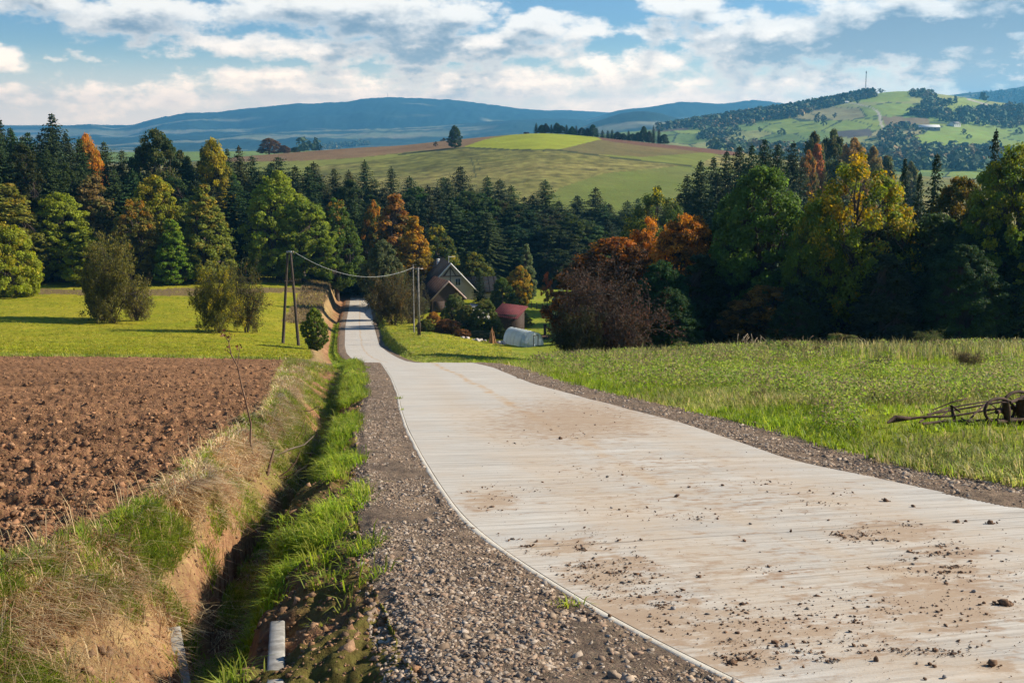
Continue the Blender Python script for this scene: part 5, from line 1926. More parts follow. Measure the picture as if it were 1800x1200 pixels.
c = pick(rs, len(x), [(.15, .085, .05), (.11, .065, .042), (.20, .125, .08), (.17, .15, .13)], .25)
tag(mesh_np('road_crumbs', V, F, M_clod, {'Col': np.repeat(c, 12, 0)}, smooth=False), 'dark soil crumbs and grit scattered over the pale concrete', 'soil crumbs', kind='stuff')

BIG = [(1287, 1165, 15, 'reddish brown clod with a crumbled halo near the bottom of the road'), (1183, 1140 - 70, 9, 'small grey stone left of the middle of the near road'), (1455, 1163, 6, 'upright brown pebble near the bottom edge of the road'), (1540, 1160, 12, 'flat brown clod between two pebbles at the bottom of the road'),
       (1660, 1190, 9, 'blue grey stone at the very bottom of the road'), (1765, 1062, 18, 'large crumbly clod near the right edge of the photo'), (1745, 1168, 20, 'dark long clod in the bottom right corner'), (1712, 1040, 7, 'round grey pebble left of the large crumbly clod'),
       (1683, 918, 9, 'pale brown flat clod on the right half of the road'), (1740, 920, 12, 'dark flat clod at the right edge of the concrete'), (1605, 890, 6, 'small dark clod in the upper right of the near road'), (1556, 880, 9, 'dark clod lying right of the road middle'),
       (1270, 853, 6, 'single dark pebble in the middle of the road'), (1190, 872, 8, 'dark clod left of the single pebble'), (1072, 1083, 8, 'dark flat stone by the left lip of the road'), (1075, 1163, 8, 'brown stone beside the left lip near the bottom'),
       (1230, 1015, 10, 'brown clod in the middle of the near road'), (1383, 1135, 9, 'grey stone in the cluster at the bottom middle'), (1190, 710, 6, 'small dark clod by the right edge farther up the road'), (985, 772, 8, 'dark clod on the rust coloured centre line')]
for px, py, w, lb in BIG:
    q1, q2 = solve(px, py)
    q1, q2 = float(q1), float(q2)
    r1 = w / FPX * q2 * .62
    k = 30 if 'crumb' in lb else 9
    xx_ = np.concatenate([[0], rs.normal(0, r1 * .7, k)])
    yy_ = np.concatenate([[0], rs.normal(0, r1 * .7, k)])
    rr_ = np.concatenate([[r1], rs.uniform(.15, .4, k) * r1])
    stone = 'grey' in lb or 'stone' in lb or 'pebble' in lb
    if stone:
        xx_, yy_, rr_ = xx_[:1], yy_[:1], rr_[:1]
    V, F = rocks(xx_, yy_, np.zeros(len(xx_)), rr_, rs, .6, .16 if stone else .3)
    o = mesh_np('stone' if stone else 'soil_clod', V, F, M_stone if stone else M_clod, {'Col': np.repeat(pick(rs, len(xx_), [(.26, .24, .22)] if 'grey' in lb else [(.15, .09, .055)], .1), 12, 0)}, smooth=False)
    o.location = (q1, q2, float(zr(q2)) + .002)
    tag(o, lb, 'stone' if stone else 'clod', 'lumps lying on the concrete road')

# ------------------------------------------------------------------ materials for built things
def flat_mat(name, c1, c2, sc=4, rough=.85, bump=.3, dist=.01, spec=.12, metal=0.0, stretch=(1, 1, 1)):
    m, nt, out = new_mat(name)
    co = nt.mapping(objco(nt), scale=stretch)
    n_ = nt.noise(co, sc, 5, .62)
    c = nt.mix(nt.ramp(n_, .32, .68), rgb(c1), rgb(c2))
    principled(nt, out, c, rough, nt.noise(co, sc * 5, 4, .6), bump, dist, spec, metal)
    return m


M_pole = flat_mat('tarred_timber', (.05, .035, .028), (.11, .085, .07), 3, .95, .6, .01, stretch=(6, 6, .6))
M_conc = flat_mat('weathered_concrete', (.20, .185, .16), (.40, .38, .34), 7, .9, .5, .006)
M_concd = flat_mat('pole_concrete', (.16, .15, .14), (.30, .28, .26), 3, .9, .4, .01)
M_steel = flat_mat('galvanised_steel', (.25, .26, .27), (.40, .41, .42), 6, .5, .1, .005, .5, .6)
M_porc = flat_mat('porcelain', (.30, .16, .09), (.40, .24, .14), 5, .3, .0, .005, .5)
M_wire = flat_mat('aluminium_cable', (.40, .42, .42), (.5, .52, .52), 5, .5, .0, .005, .5, .3)
M_plaster = flat_mat('cream_plaster', (.40, .36, .29), (.48, .43, .35), 1.2, .9, .2, .01)
M_plasterw = flat_mat('white_plaster', (.62, .60, .56), (.72, .70, .66), 1.2, .9, .2, .01)
M_tdark = flat_mat('dark_roofing', (.010, .011, .014), (.020, .020, .023), 1.5, .95, .5, .02, stretch=(1, 1, 6))
M_tbrown = flat_mat('brown_roofing', (.030, .018, .015), (.06, .038, .032), 1.5, .95, .5, .03, stretch=(1, 1, 5))
M_tred = flat_mat('red_sheet_roof', (.11, .030, .035), (.17, .055, .055), 2.5, .85, .3, .02, .1)
M_tpink = flat_mat('sunlit_pink_sheet', (.40, .28, .25), (.52, .40, .36), 2.5, .7, .3, .02)  # pale pink puts the sunlight on the barn's right slope into its colour
M_beam = flat_mat('stained_beam', (.07, .045, .035), (.12, .08, .06), 3, .85)
M_verge_b = flat_mat('white_board', (.55, .55, .54), (.68, .68, .66), 3, .6)
M_glass = flat_mat('window_glass', (.03, .04, .045), (.05, .06, .07), 2, .12, .0, .01, .6)
M_plank = flat_mat('dark_planks', (.045, .032, .028), (.09, .065, .055), 2, .9, .5, .02, stretch=(8, 8, 1))
M_rust = flat_mat('rusty_iron', (.035, .022, .018), (.085, .045, .030), 14, .85, .7, .006, .3, .2)
M_dead = flat_mat('dead_wood', (.12, .07, .045), (.24, .15, .10), 8, .9, .5, .004)
M_pale_wood = flat_mat('split_wood', (.45, .32, .2), (.6, .45, .3), 8, .9, .4, .004)
M_rubble = flat_mat('pale_rubble', (.40, .34, .30), (.62, .57, .52), 9, .9, .6, .02)
m, nt, out = new_mat('greenhouse_film')
p = principled(nt, out, (.62, .70, .74, 1), .35, spec=.4)
tr = nt.new('ShaderNodeBsdfTranslucent')
tr.inputs[0].default_value = (.62, .70, .74, 1)
tp2 = nt.new('ShaderNodeBsdfTransparent')
mx = nt.new('ShaderNodeMixShader')
mx.inputs[0].default_value = .35
nt.l.new(p.outputs[0], mx.inputs[1])
nt.l.new(tr.outputs[0], mx.inputs[2])
mx2 = nt.new('ShaderNodeMixShader')
mx2.inputs[0].default_value = .22
nt.l.new(mx.outputs[0], mx2.inputs[1])
nt.l.new(tp2.outputs[0], mx2.inputs[2])
nt.l.new(mx2.outputs[0], out.inputs[0])
M_film = m


def rotz(v, a):
    c, s_ = math.cos(a), math.sin(a)
    return (v[0] * c - v[1] * s_, v[0] * s_ + v[1] * c, v[2])


# ------------------------------------------------------------------ utility poles and cable
Dp = 130.0
top_ = pt(508, 441, Dp)
fa, fb = pt(497, 604, Dp), pt(525, 607, Dp - 1)
za, zb = gz(fa.x, fa.y), gz(fb.x, fb.y)
pole_z = (za + zb) / 2
twin = empty('utility_pole', ((fa.x + fb.x) / 2, Dp - .5, pole_z), 'dark timber twin-leg A-frame utility pole standing in the left meadow', 'utility pole')
o0 = twin.location.copy()


def lp(v):
    return tuple(Vector(v) - o0)


for foot, dx_ in (((fa.x, fa.y, za - .4), -.16), ((fb.x, fb.y, zb - .4), .16)):
    b = MB()
    tt = Vector((top_.x + dx_, top_.y, top_.z))
    P_ = [Vector(foot).lerp(tt, k / 6) for k in range(7)]
    b.tube([lp(v) for v in P_], np.linspace(.19, .125, 7), 10)
    b.build('leg', M_pole, twin, True)
b = MB()
f1 = .30
m1, m2 = Vector((fa.x, fa.y, za)).lerp(top_, 1 - f1 - .02), Vector((fb.x, fb.y, zb)).lerp(top_, 1 - f1 - .02)
b.tube([lp(m1 - Vector((.25, .16, 0))), lp(m2 + Vector((.25, -.16, 0)))], .055, 8)
b.build('cross_brace', M_pole, twin, True)
b = MB()
b.box(lp(top_ + Vector((0, 0, -.12))), (.62, .30, .22), bev=.03)
b.build('pole_cap', M_steel, twin)
b = MB()
b.tube([lp(top_ + Vector((.30, 0, -.30))), lp(top_ + Vector((.42, 0, -.30))), lp(top_ + Vector((.46, 0, -.18)))], .025, 6)
b.build('hook', M_steel, twin, True)
b = MB()
tq = top_ + Vector((.46, 0, -.18))
b.tube([lp(tq), lp(tq + Vector((0, 0, .06))), lp(tq + Vector((0, 0, .12))), lp(tq + Vector((0, 0, .17)))], [.05, .075, .05, .06], 10)
b.build('insulator', M_porc, twin, True)

D2 = 150.0
t2 = pt(735, 470, D2)
z2 = gz(t2.x, D2)
cp_ = empty('utility_pole', (t2.x, D2, z2), 'slim grey concrete utility pole with a dark foot beside the garden hedge', 'utility pole')
o0 = cp_.location.copy()
Hh = t2.z - z2
b = MB()
b.box((0, 0, Hh / 2), (.34, .26, Hh), taper=(.55, .6))
for s_ in (-1, 1):
    for k in range(10):
        b.box((s_ * (.155 - .0065 * k), -.135 + .005 * k, Hh * (.12 + k * .085)), (.02, .03, Hh * .05))
b.build('shaft', M_concd, cp_)
b = MB()
b.box((0, 0, .75), (.44, .36, 1.9), bev=.03)
b.build('foot', M_pole, cp_)
b = MB()
b.box((0, -.02, Hh - .18), (1.3, .09, .09))
b.build('crossarm', M_steel, cp_)
for dx_ in (-.58, -.2, .2, .58):
    b = MB()
    b.tube([(dx_, -.02, Hh - .135), (dx_, -.02, Hh - .07), (dx_, -.02, Hh + .0), (dx_, -.02, Hh + .05)], [.03, .055, .035, .045], 8)
    b.build('insulator', M_porc, cp_, True)
# second thin pole behind it
t3 = pt(726, 465, 158)
z3 = gz(t3.x, 158)
p3 = empty('lamp_pole', (t3.x, 158, z3), 'thin pale pole close behind the concrete utility pole', 'pole')
b = MB()
b.tube([(0, 0, -.2), (0, 0, (t3.z - z3) * .5), (0, 0, t3.z - z3)], [.10, .08, .06], 8)
b.build('shaft', M_concd, p3, True)
b = MB()
b.tube([(0, 0, t3.z - z3 - .1), (.2, -.1, t3.z - z3 + .03), (.45, -.2, t3.z - z3)], [.035, .03, .03], 6)
b.build('bracket', M_steel, p3, True)

A_ = Vector((top_.x + .46, top_.y, top_.z - .02))
B_ = Vector((t2.x - .58, D2 - .02, z2 + Hh + .03))
cable = []
for k in range(41):
    f = k / 40
    v = A_.lerp(B_, f)
    v.z -= 2.05 * 4 * f * (1 - f)
    cable.append(v)
mid_ = Vector((A_.x, A_.y, A_.z))
b = MB()
b.tube([tuple(v - mid_) for v in cable], .016, 6)
o = b.build('cable', M_wire, None, True)
o.location = mid_
tag(o, 'sagging bundled cable strung across the road between the two poles', 'cable')

# small far concrete pole by the house


# ------------------------------------------------------------------ houses
def gable_house(name, loc, rz, W, L, wall_h, ridge_h, label, cat, wall_m, roof_m, over=.5, front=True, verge_m=None, windows=(), chimney=None, sheet=None, group=None, door=None, asym=0.0):
    h = empty(name, loc, label, cat, group, rz)
    b = MB()
    w, l = W / 2, L / 2
    V = [(-w, -l, -1.5), (w, -l, -1.5), (w, l, -1.5), (-w, l, -1.5), (-w, -l, wall_h), (w, -l, wall_h), (w, l, wall_h), (-w, l, wall_h), (0, -l, ridge_h), (0, l, ridge_h)]
    me = bpy.data.meshes.new('wall')
    me.from_pydata(V, [], [(0, 1, 5, 4), (2, 3, 7, 6), (1, 2, 6, 5), (3, 0, 4, 7), (4, 5, 8), (6, 7, 9)])
    me.materials.append(wall_m)
    o = bpy.data.objects.new('wall', me)
    COL.objects.link(o)
    o.parent = h
    sl = (ridge_h - wall_h) / w
    for s_ in (-1, 1):
        b = MB()
        ex, ez = w + over, wall_h - sl * over
        t_ = .18
        lo_ = [(0, -l - over, ridge_h + .03), (s_ * ex, -l - over, ez + .03), (s_ * ex, l + over, ez + .03), (0, l + over, ridge_h + .03)]
        up_ = [(v[0], v[1], v[2] + t_) for v in lo_]
        b.add(np.array(lo_ + up_), [(0, 1, 2, 3), (4, 7, 6, 5), (0, 4, 5, 1), (1, 5, 6, 2), (2, 6, 7, 3), (3, 7, 4, 0)])
        n = int(L / .9)
        for k in range(n):        # standing seams give the slope its relief
            yy = -l - over + (k + .5) * (L + 2 * over) / n
            q = [(0, yy - .03, ridge_h + t_ + .03), (s_ * ex, yy - .03, ez + t_ + .03), (s_ * ex, yy + .03, ez + t_ + .03), (0, yy + .03, ridge_h + t_ + .03)]
            b.add(np.array(q + [(a_[0], a_[1], a_[2] + .05) for a_ in q]), [(4, 7, 6, 5), (0, 4, 5, 1), (1, 5, 6, 2), (2, 6, 7, 3)])
        b.build('roof_slope', (sheet or {}).get(s_, roof_m), h)
        if verge_m:
            b = MB()
            y0 = -l - over - .06
            q = [(0, y0, ridge_h - .10), (s_ * ex, y0, ez - .10), (s_ * ex, y0, ez + t_ + .06), (0, y0, ridge_h + t_ + .06)]
            b.add(np.array(q + [(a_[0], a_[1] + .055, a_[2]) for a_ in q]), [(0, 1, 2, 3), (4, 7, 6, 5), (0, 4, 5, 1), (1, 5, 6, 2), (2, 6, 7, 3)])
            b.build('verge_board', verge_m, h)
    for (wx, wz, ww, wh, side) in windows:
        b = MB()
        f = .09
        if side == 'f':
            c_ = (wx, -l - .03, wz)
            for dz in (-1, 1):
                b.box((c_[0], c_[1], c_[2] + dz * (wh / 2)), (ww + f * 2, .08, f))
            for dx_ in (-1, 0, 1):
                b.box((c_[0] + dx_ * (ww / 2 + f / 2) * (1 if dx_ else 0), c_[1] + (.004 if dx_ == 0 else .002), c_[2]), (f if dx_ else f * .6, .07, wh - f))
            fr_ = b.build('window', M_verge_b if verge_m else M_beam, h)
            g_ = MB()
            g_.box((c_[0], -l - .012, c_[2]), (ww, .02, wh - .02))
            g_.build('pane', M_glass, fr_)
        else:
            c_ = (side * (w + .03), wx, wz)
            for dz in (-1, 1):
                b.box((c_[0], c_[1], c_[2] + dz * (wh / 2)), (.08, ww + f * 2, f))
            for dx_ in (-1, 1):
                b.box((c_[0] + .002, c_[1] + dx_ * (ww / 2 + f / 2), c_[2]), (.07, f, wh - f))
            fr_ = b.build('window', M_verge_b if verge_m else M_beam, h)
            g_ = MB()
            g_.box((side * (w + .012), c_[1], c_[2]), (.02, ww, wh - .02))
            g_.build('pane', M_glass, fr_)
    if door:
        b = MB()
        b.box((door[0], -l - .03, door[1] / 2), (door[2], .08, door[1]))
        b.build('door', M_plank, h)
    if chimney:
        b = MB()
        cx, cy, cw, ch = chimney
        zc = ridge_h - abs(cx) * sl
        b.box((cx, cy, zc + ch / 2 - .4), (cw, cw, ch + .8))
        b.box((cx, cy, zc + ch + .05), (cw + .14, cw + .14, .12))
        b.build('chimney', M_plasterw if verge_m else M_concd, h)
    return h


# farmhouse at the end of the road
Dh = 218.0
pk = pt(781, 461, Dh)
zh = gz(pk.x, Dh)
rh = pk.z - zh - .2
house = gable_house('farmhouse', (pk.x - .2, Dh + 5, zh), R(14), 9.2, 11, rh - 4.9, rh, 'cream farmhouse with steep dark roof and timbered gable beyond the utility pole', 'house', M_plaster, M_tdark, .75, verge_m=M_verge_b,
                    windows=((1.5, rh - 3.6, .95, 1.35, 'f'), (-1.6, rh - 6.6, 1.0, 1.3, 'f'), (2.3, rh - 6.6, 1.0, 1.3, 'f'), (-2, 1.6, 1.1, 1.3, 1), (2, 1.6, 1.1, 1.3, 1)), chimney=(-.9, 2.5, .5, .9))
b = MB()
yy = -5.56
for (x0, z0, x1, z1) in [(-2.2, rh - 2.45, 2.2, rh - 2.45), (0, rh - 3.9, 0, rh - .5), (-1.15, rh - 2.45, -.1, rh - .8), (1.15, rh - 2.45, .1, rh - .8), (-1.4, rh - 2.4, -.35, rh - 1.2)]:
    b.tube([(x0, yy, z0), (x1, yy, z1)], .085, 4)
b.build('timber_frame', M_beam, house)
b = MB()
b.tube([(-.2, -5.2, rh + .1), (-.2, -5.2, rh + 1.5)], .035, 6)
b.tube([(-.2, -5.2, rh + 1.25), (1.1, -5.2, rh + 1.3)], .03, 6)
for k in range(4):
    b.tube([(.1 + k * .28, -5.5, rh + 1.27), (.1 + k * .28, -4.9, rh + 1.27)], .015, 4)
b.build('antenna', M_wire, house, True)
# the wing with a lower dark roof running back to the right
wg = MB()
wz = zh
wing = gable_house('house_wing', (pk.x + 6.5, Dh + 10, zh), R(100), 5, 6, rh - 6.4, rh - 4.0, 'low dark roofed building joined behind the right side of the farmhouse', 'building', M_plaster, M_tdark, .4)
# barn in front
Db_ = 201.0
pb = pt(776, 489, Db_)
zb_ = gz(pb.x, Db_)
hb = pb.z - zb_ - .7
barn = gable_house('barn', (pb.x - .3, Db_ + 4, zb_), R(24), 6.0, 6.5, hb - 2.9, hb, 'old brown barn with right roof slope coloured sunlit pink in front of the farmhouse', 'barn', M_plank, M_tbrown, .45, sheet={1: M_tpink}, verge_m=M_tpink,
                   windows=((0, hb - 4.2, .8, .8, 'f'),), door=(-1.6, 2.1, 1.9))
# red roofed shed
Ds = 182.0
c1, c2_ = pt(880, 532, Ds + 4), pt(921, 553, Ds - 2)
zs = gz(pt(895, 565, Ds).x, Ds)
shed = empty('shed', (pt(896, 560, Ds).x, Ds, zs), 'dark plank shed with a low red sheet metal roof behind the greenhouse', 'shed', rz=R(-22), scale=(.78, .78, .9))
hs_ = pt(900, 545, Ds).z - zs
b = MB()
b.box((0, 0, hs_ / 2 - .5), (4.6, 5.0, hs_ + 1.0 - .35))
b.build('wall', M_plank, shed)
b = MB()
q = [(-2.9, -3.1, hs_ - .45), (2.9, -3.1, hs_ - .75), (2.9, 3.1, hs_ + .75), (-2.9, 3.1, hs_ + 1.05)]
b.add(np.array(q + [(v[0], v[1], v[2] + .10) for v in q]), [(0, 3, 2, 1), (4, 5, 6, 7), (0, 1, 5, 4), (1, 2, 6, 5), (2, 3, 7, 6), (3, 0, 4, 7)])
for k in range(14):
    xk = -2.8 + k * .43
    b.tube([(xk, -3.1, hs_ - .33 - (xk + 2.9) * .0517), (xk, 3.1, hs_ + 1.17 - (xk + 2.9) * .0517)], .035, 4)
b.build('roof', M_tred, shed)
b = MB()
b.box((.6, -2.53, .9), (1.1, .06, 1.9))
b.build('door', M_beam, shed)

# tunnel greenhouse
Dg = 160.0
ga, gb_ = pt(897, 600, Dg + 3), pt(943, 606, Dg - 2.5)
gc = (ga + gb_) / 2
zg = gz(gc.x, Dg)
gh = empty('greenhouse', (gc.x, Dg, zg), 'arched plastic tunnel greenhouse with pale film at the edge of the garden', 'greenhouse', rz=R(38))
Rg, Lg = 1.45, 5.6
b = MB()
na, nl = 17, 15
V, F = [], []
for j in range(nl):
    yy = -Lg / 2 + Lg * j / (nl - 1)
    for i in range(na):
        a = math.pi * i / (na - 1)
        sag = -.035 * (0 if j % 2 == 0 else 1) + .01 * math.sin(i * 2.3 + j)
        V.append(((Rg + sag) * math.cos(a), yy, (2.3 + sag) * math.sin(a) ** .8 if 0 < i < na - 1 else 0))
for j in range(nl - 1):
    for i in range(na - 1):
        F.append((j * na + i, j * na + i + 1, (j + 1) * na + i + 1, (j + 1) * na + i))
b.add(V, F)
b.build('film_cover', M_film, gh, True)
for yy in (-Lg / 2, Lg / 2):
    b = MB()
    arc_ = [(Rg * math.cos(math.pi * i / 12), yy + (.01 if yy > 0 else -.01), 2.3 * max(math.sin(math.pi * i / 12), 0) ** .8) for i in range(13)]
    V = arc_
    F = [(0, 12, 11, 1), (1, 11, 10, 2), (2, 10, 9, 3), (3, 9, 8, 4), (4, 8, 7, 5)]
    b.add(V, F)
    b.build('end_panel', M_film, gh)
for j in range(0, nl, 2):
    b = MB()
    yy = -Lg / 2 + Lg * j / (nl - 1)
    b.tube([((Rg + .02) * math.cos(math.pi * i / 14), yy, 2.33 * max(math.sin(math.pi * i / 14), 0) ** .8) for i in range(15)], .022, 5)
    b.build('hoop', M_wire, gh, True)
b = MB()
for xx_ in (-.4, .4):
    b.box((xx_, -Lg / 2 - .06, .95), (.08, .06, 1.95))
b.box((0, -Lg / 2 - .06, 1.9), (.9, .064, .08))
b.build('door_frame', M_beam, gh)

# rubble, stump and garden bits beside it
for px, py, w, lb, mt, sq in [(822, 594, 14, 'heap of pinkish white rubble left of the stump', M_rubble, .5), (842, 598, 18, 'heap of white rubble bags before the garden hedge', M_rubble, .8), (880, 593, 12, 'pale boulder at the left end of the greenhouse', M_rubble, .8)]:
    Dq = 160
    v = pt(px, py, Dq)
    k = 14
    xx_, yy_ = rs.normal(0, w / FPX * Dq * .28, k), rs.normal(0, .3, k)
    V, F = rocks(xx_, yy_, np.zeros(k), rs.uniform(.15, .38, k), rs, sq, .25)
    o = mesh_np('rubble_heap', V, F, mt, smooth=False)
    o.location = (v.x, Dq, gz(v.x, Dq))
    tag(o, lb, 'rubble')
v = pt(865, 600, 159)
zq = gz(v.x, 159)
o = MB()
for k in range(26):
    a, r1 = rs.uniform(0, 6.28), rs.uniform(0, .42)
    x0, y0 = r1 * math.cos(a), r1 * math.sin(a)
    o.tube([(x0 * 1.3, y0 * 1.3, 0), (x0 * .8, y0 * .8, 1.0 + rs.normal(0, .1)), (x0 * .5, y0 * .5, 1.75 + rs.normal(0, .25))], [.07, .05, .015], 5)
o = o.build('corn_stook', flat_mat('dry_stalks', (.30, .14, .07), (.42, .24, .12), 9, .9), None)
o.location = (v.x, 159, zq)
tag(o, 'upright reddish sheaf of dry stalks left of the greenhouse', 'sheaf')
# garden fence on the far lawn
v0, v1 = pt(934, 522, 214), pt(1003, 516, 208)
fe = empty('garden_fence', (v0.x, v0.y, gz(v0.x, v0.y)), 'low dark post and rail fence along the far garden lawn', 'fence')
n = 8
tops = []
for k in range(n):
    v = v0.lerp(v1, k / (n - 1))
    zz = gz(v.x, v.y)
    lc = Vector((v.x, v.y, zz)) - fe.location
    b = MB()
    b.box((lc.x, lc.y, lc.z + .55), (.14, .14, 1.5))
    b.build('post', M_plank, fe)
    tops.append(lc)
for hh_ in (.45, .95):
    b = MB()
    b.tube([(t_.x, t_.y - .09, t_.z + hh_) for t_ in tops], .04, 4)
    b.build('rail', M_plank, fe)
v = pt(958, 570, 172)
gt = empty('gate_post', (v.x, 172, gz(v.x, 172)), 'thick dark stump-like gate post right of the shed', 'post')
b = MB()
b.box((0, 0, .8), (.42, .42, 2.1), bev=.05)
b.build('shaft', M_plank, gt)
b = MB()
b.box((0, 0, 1.92), (.54, .54, .14), bev=.03)
b.build('cap', M_plank, gt)
v = pt(935, 572, 170)
bb = empty('garden_bed', (v.x, 170, gz(v.x, 170)), 'raised bed framed with dark boards right of the shed', 'garden bed', rz=R(-10))
b = MB()
for sy in (-1, 1):
    b.box((0, sy * 1.0, .2), (5.2, .1, .7))
for sx in (-1, 1):
    b.box((sx * 2.65, 0, .2), (.1, 2.1, .69))
b.build('boards', M_plank, bb)
b = MB()
b.box((0, 0, .18), (5.18, 1.88, .5))
b.build('soil', M_clod, bb, attrs={'Col': np.tile([.2, .11, .06], (8, 1))})
# pale yard by the house
v = pt(838, 525, 205)
yv = [pt(826, 520, 212), pt(855, 520, 212), pt(862, 533, 196), pt(830, 535, 194)]
b = MB()
vs = [(q_.x, q_.y, gz(q_.x, q_.y) + .25) for q_ in yv]
b.add(np.array(vs), [(0, 3, 2, 1)])
b.build('path', flat_mat('pale_yard', (.42, .38, .32), (.52, .47, .40), .8), None, kind='structure')

# ------------------------------------------------------------------ concrete kerbs in the ditch
kd = np.array([0., 0, 0])
for (pa, pb_, dza, w_, h_, lb) in [((303, 1114), (324, 1228), -.42, .115, .14, 'pale concrete kerb on the left side of the ditch bottom, tilted towards the viewer'), ((488, 1104), (484, 1240), -.62, .09, .45, 'thin upright concrete slab on the right side of the ditch bottom')]:
    P0, P1 = Vector(hit(*pa)), Vector(hit(*pb_))
    P0 += Vector((0, 0, .05))
    P1 += Vector((0, 0, .05))
    L = (P1 - P0).length
    dirv = (P1 - P0).normalized()
    side = dirv.cross(Vector((0, 0, 1))).normalized()
    upv = side.cross(dirv).normalized()
    Mx = Matrix((side, dirv, upv)).transposed().to_4x4()
    b = MB()
    b.box((0, L / 2, -h_ / 2), (w_, L, h_), bev=.008)
    o = b.build('concrete_kerb', M_conc, None)
    o.matrix_world = Matrix.Translation(P0) @ Mx
    tag(o, lb, 'kerb', 'concrete pieces in the ditch')

# ------------------------------------------------------------------ dead stalk and cut branches on the bank
x0, d0, z0 = hit(448, 812)
z0 -= .03
st = empty('dead_stalk', (x0, d0, z0), 'tall thin leafless stalk with withered tips rising from the ditch bank', 'stalk')
pts_ = [(448, 812), (440, 775), (441, 745), (432, 705), (425, 680), (418, 645), (406, 622), (402, 600)]
P_ = [np.array(pt(a, b_, d0 + .1 * math.sin(i))) - np.array((x0, d0, z0)) for i, (a, b_) in enumerate(pts_)]
P_[0] = np.array([0, 0, 0])
b = MB()
b.tube(P_, [.017, .014, .013, .012, .011, .009, .008, .005], 7)
b.build('stem', M_dead, st, True)
for i, (pp, tip) in enumerate([((402, 600), [(396, 592), (392, 588)]), ((406, 622), [(399, 616), (402, 610)]), ((418, 640), [(420, 622), (421, 612)]), ((402, 602), [(405, 594), (403, 590)])]):
    b = MB()
    seq = [pp] + tip
    b.tube([np.array(pt(a, b_, d0)) - np.array((x0, d0, z0)) for a, b_ in seq], [.007, .005, .003], 5)
    b.build('twig', M_dead, st, True)
    q_ = np.array(pt(*tip[-1], d0)) - np.array((x0, d0, z0))
    C = q_ + rs.normal(0, .022, (7, 3))
    V, F = leaf_quads(C, .05, rs, 0, .5)
    lf = mesh_np('withered_leaf', V, F, M_straw, {'Col': np.tile([.16, .06, .035], (len(V), 1))}, smooth=False, parent=st)
BR = [([(470, 835), (475, 812), (482, 788)], .026, M_dead, 'short thick dark stump of a cut branch beside the tall stalk'), ([(484, 802), (510, 790), (535, 782), (552, 766)], .017, M_pale_wood, 'long pale bark-stripped branch lying across the bank'),
      ([(488, 840), (506, 828), (520, 812), (528, 793)], .013, M_dead, 'dark curved branch bending up over the ditch'), ([(490, 842), (512, 835), (528, 822)], .011, M_dead, 'thin dark branch under the curved one'), ([(520, 832), (540, 818)], .024, M_pale_wood, 'short split piece of pale wood at the ditch rim'),
      ([(525, 722), (545, 722), (562, 713)], .014, M_dead, 'dark root sticking out higher up the bank'), ([(521, 772), (530, 758), (536, 735)], .008, M_dead, 'thin arching twig above the cut branches'), ([(524, 778), (537, 762), (540, 740)], .007, M_dead, 'second thin arching twig above the cut branches'),
      ([(530, 796), (552, 796), (568, 806)], .007, M_pale_wood, 'thin pale twig hanging into the ditch shadow')]
for seq, r1, mt, lb in BR:
    x1, d1, z1 = hit(*seq[0])
    b = MB()
    org = np.array(pt(*seq[0], d1))
    off = z1 - org[2]
    P_ = [np.array(pt(a, b_, d1 + i * .06)) - org for i, (a, b_) in enumerate(seq)]
    b.tube(P_, np.linspace(r1, r1 * .45, len(P_)), 7)
    o = b.build('branch', mt, None, True)
    o.location = (org[0], org[1], org[2] + min(off, .02) * .5)
    tag(o, lb, 'branch', 'cut branches on the ditch bank')

# ------------------------------------------------------------------ rusty horse-drawn farm implement
xh, dh = solve(1745, 758, -.02)
xh, dh = float(xh), float(dh)
zh_ = gz(xh, dh)
hr = empty('farm_rake', (xh, dh, zh_), 'rusty abandoned iron farm implement with curved wheels lying in the meadow grass', 'farm implement')
og = Vector((xh, dh, zh_))


def hp(px, py, dd=0.0):
    return tuple(pt(px, py, dh + dd) - og)


def bar(name, seq, r, sides=6):
    b = MB()
    b.tube([hp(*s_) for s_ in seq], (np.array(r) * .62 if not np.isscalar(r) else r * .7), sides)
    return b.build(name, M_rust, hr, True)


bar('drawbar', [(1563, 741, -.3), (1580, 738, -.25), (1620, 733, -.1), (1675, 731, 0), (1740, 720, .3), (1800, 712, .5)], [.04, .042, .032, .028, .028, .028], 8)
bar('hitch_block', [(1560, 743, -.32), (1574, 733, -.28), (1600, 735, -.2)], [.03, .055, .04], 8)
bar('rail', [(1622, 745, -.3), (1660, 740, -.2), (1720, 739, 0), (1790, 736, .2)], .032)
bar('rail', [(1630, 728, .4), (1676, 721, .5), (1760, 706, .8), (1830, 700, 1)], .022)
bar('rail', [(1640, 720, .6), (1672, 707, .6), (1700, 700, .7)], .015)
bar('strut', [(1672, 712, .1), (1676, 730, .05), (1679, 750, 0)], [.03, .045, .05])
bar('strut', [(1672, 712, .1), (1688, 724, 0)], .02)
bar('tine', [(1679, 748, -.2), (1710, 755, -.35), (1735, 762, -.5)], [.018, .014, .010])
bar('tine', [(1735, 735, -.2), (1738, 748, -.25), (1740, 762, -.2)], [.04, .035, .04])
bar('tine', [(1616, 716, .3), (1622, 726, .2)], .01)
bar('tine', [(1690, 735, 0), (1700, 742, -.2), (1712, 741, -.3)], .02)


def ring(cx, cy, rx, ry, dd, r, a0, a1, name='wheel_rim'):
    seq = [(cx + rx * math.cos(a), cy - ry * math.sin(a), dd + .25 * math.cos(a)) for a in np.linspace(a0, a1, 22)]
    return bar(name, seq, r, 8)


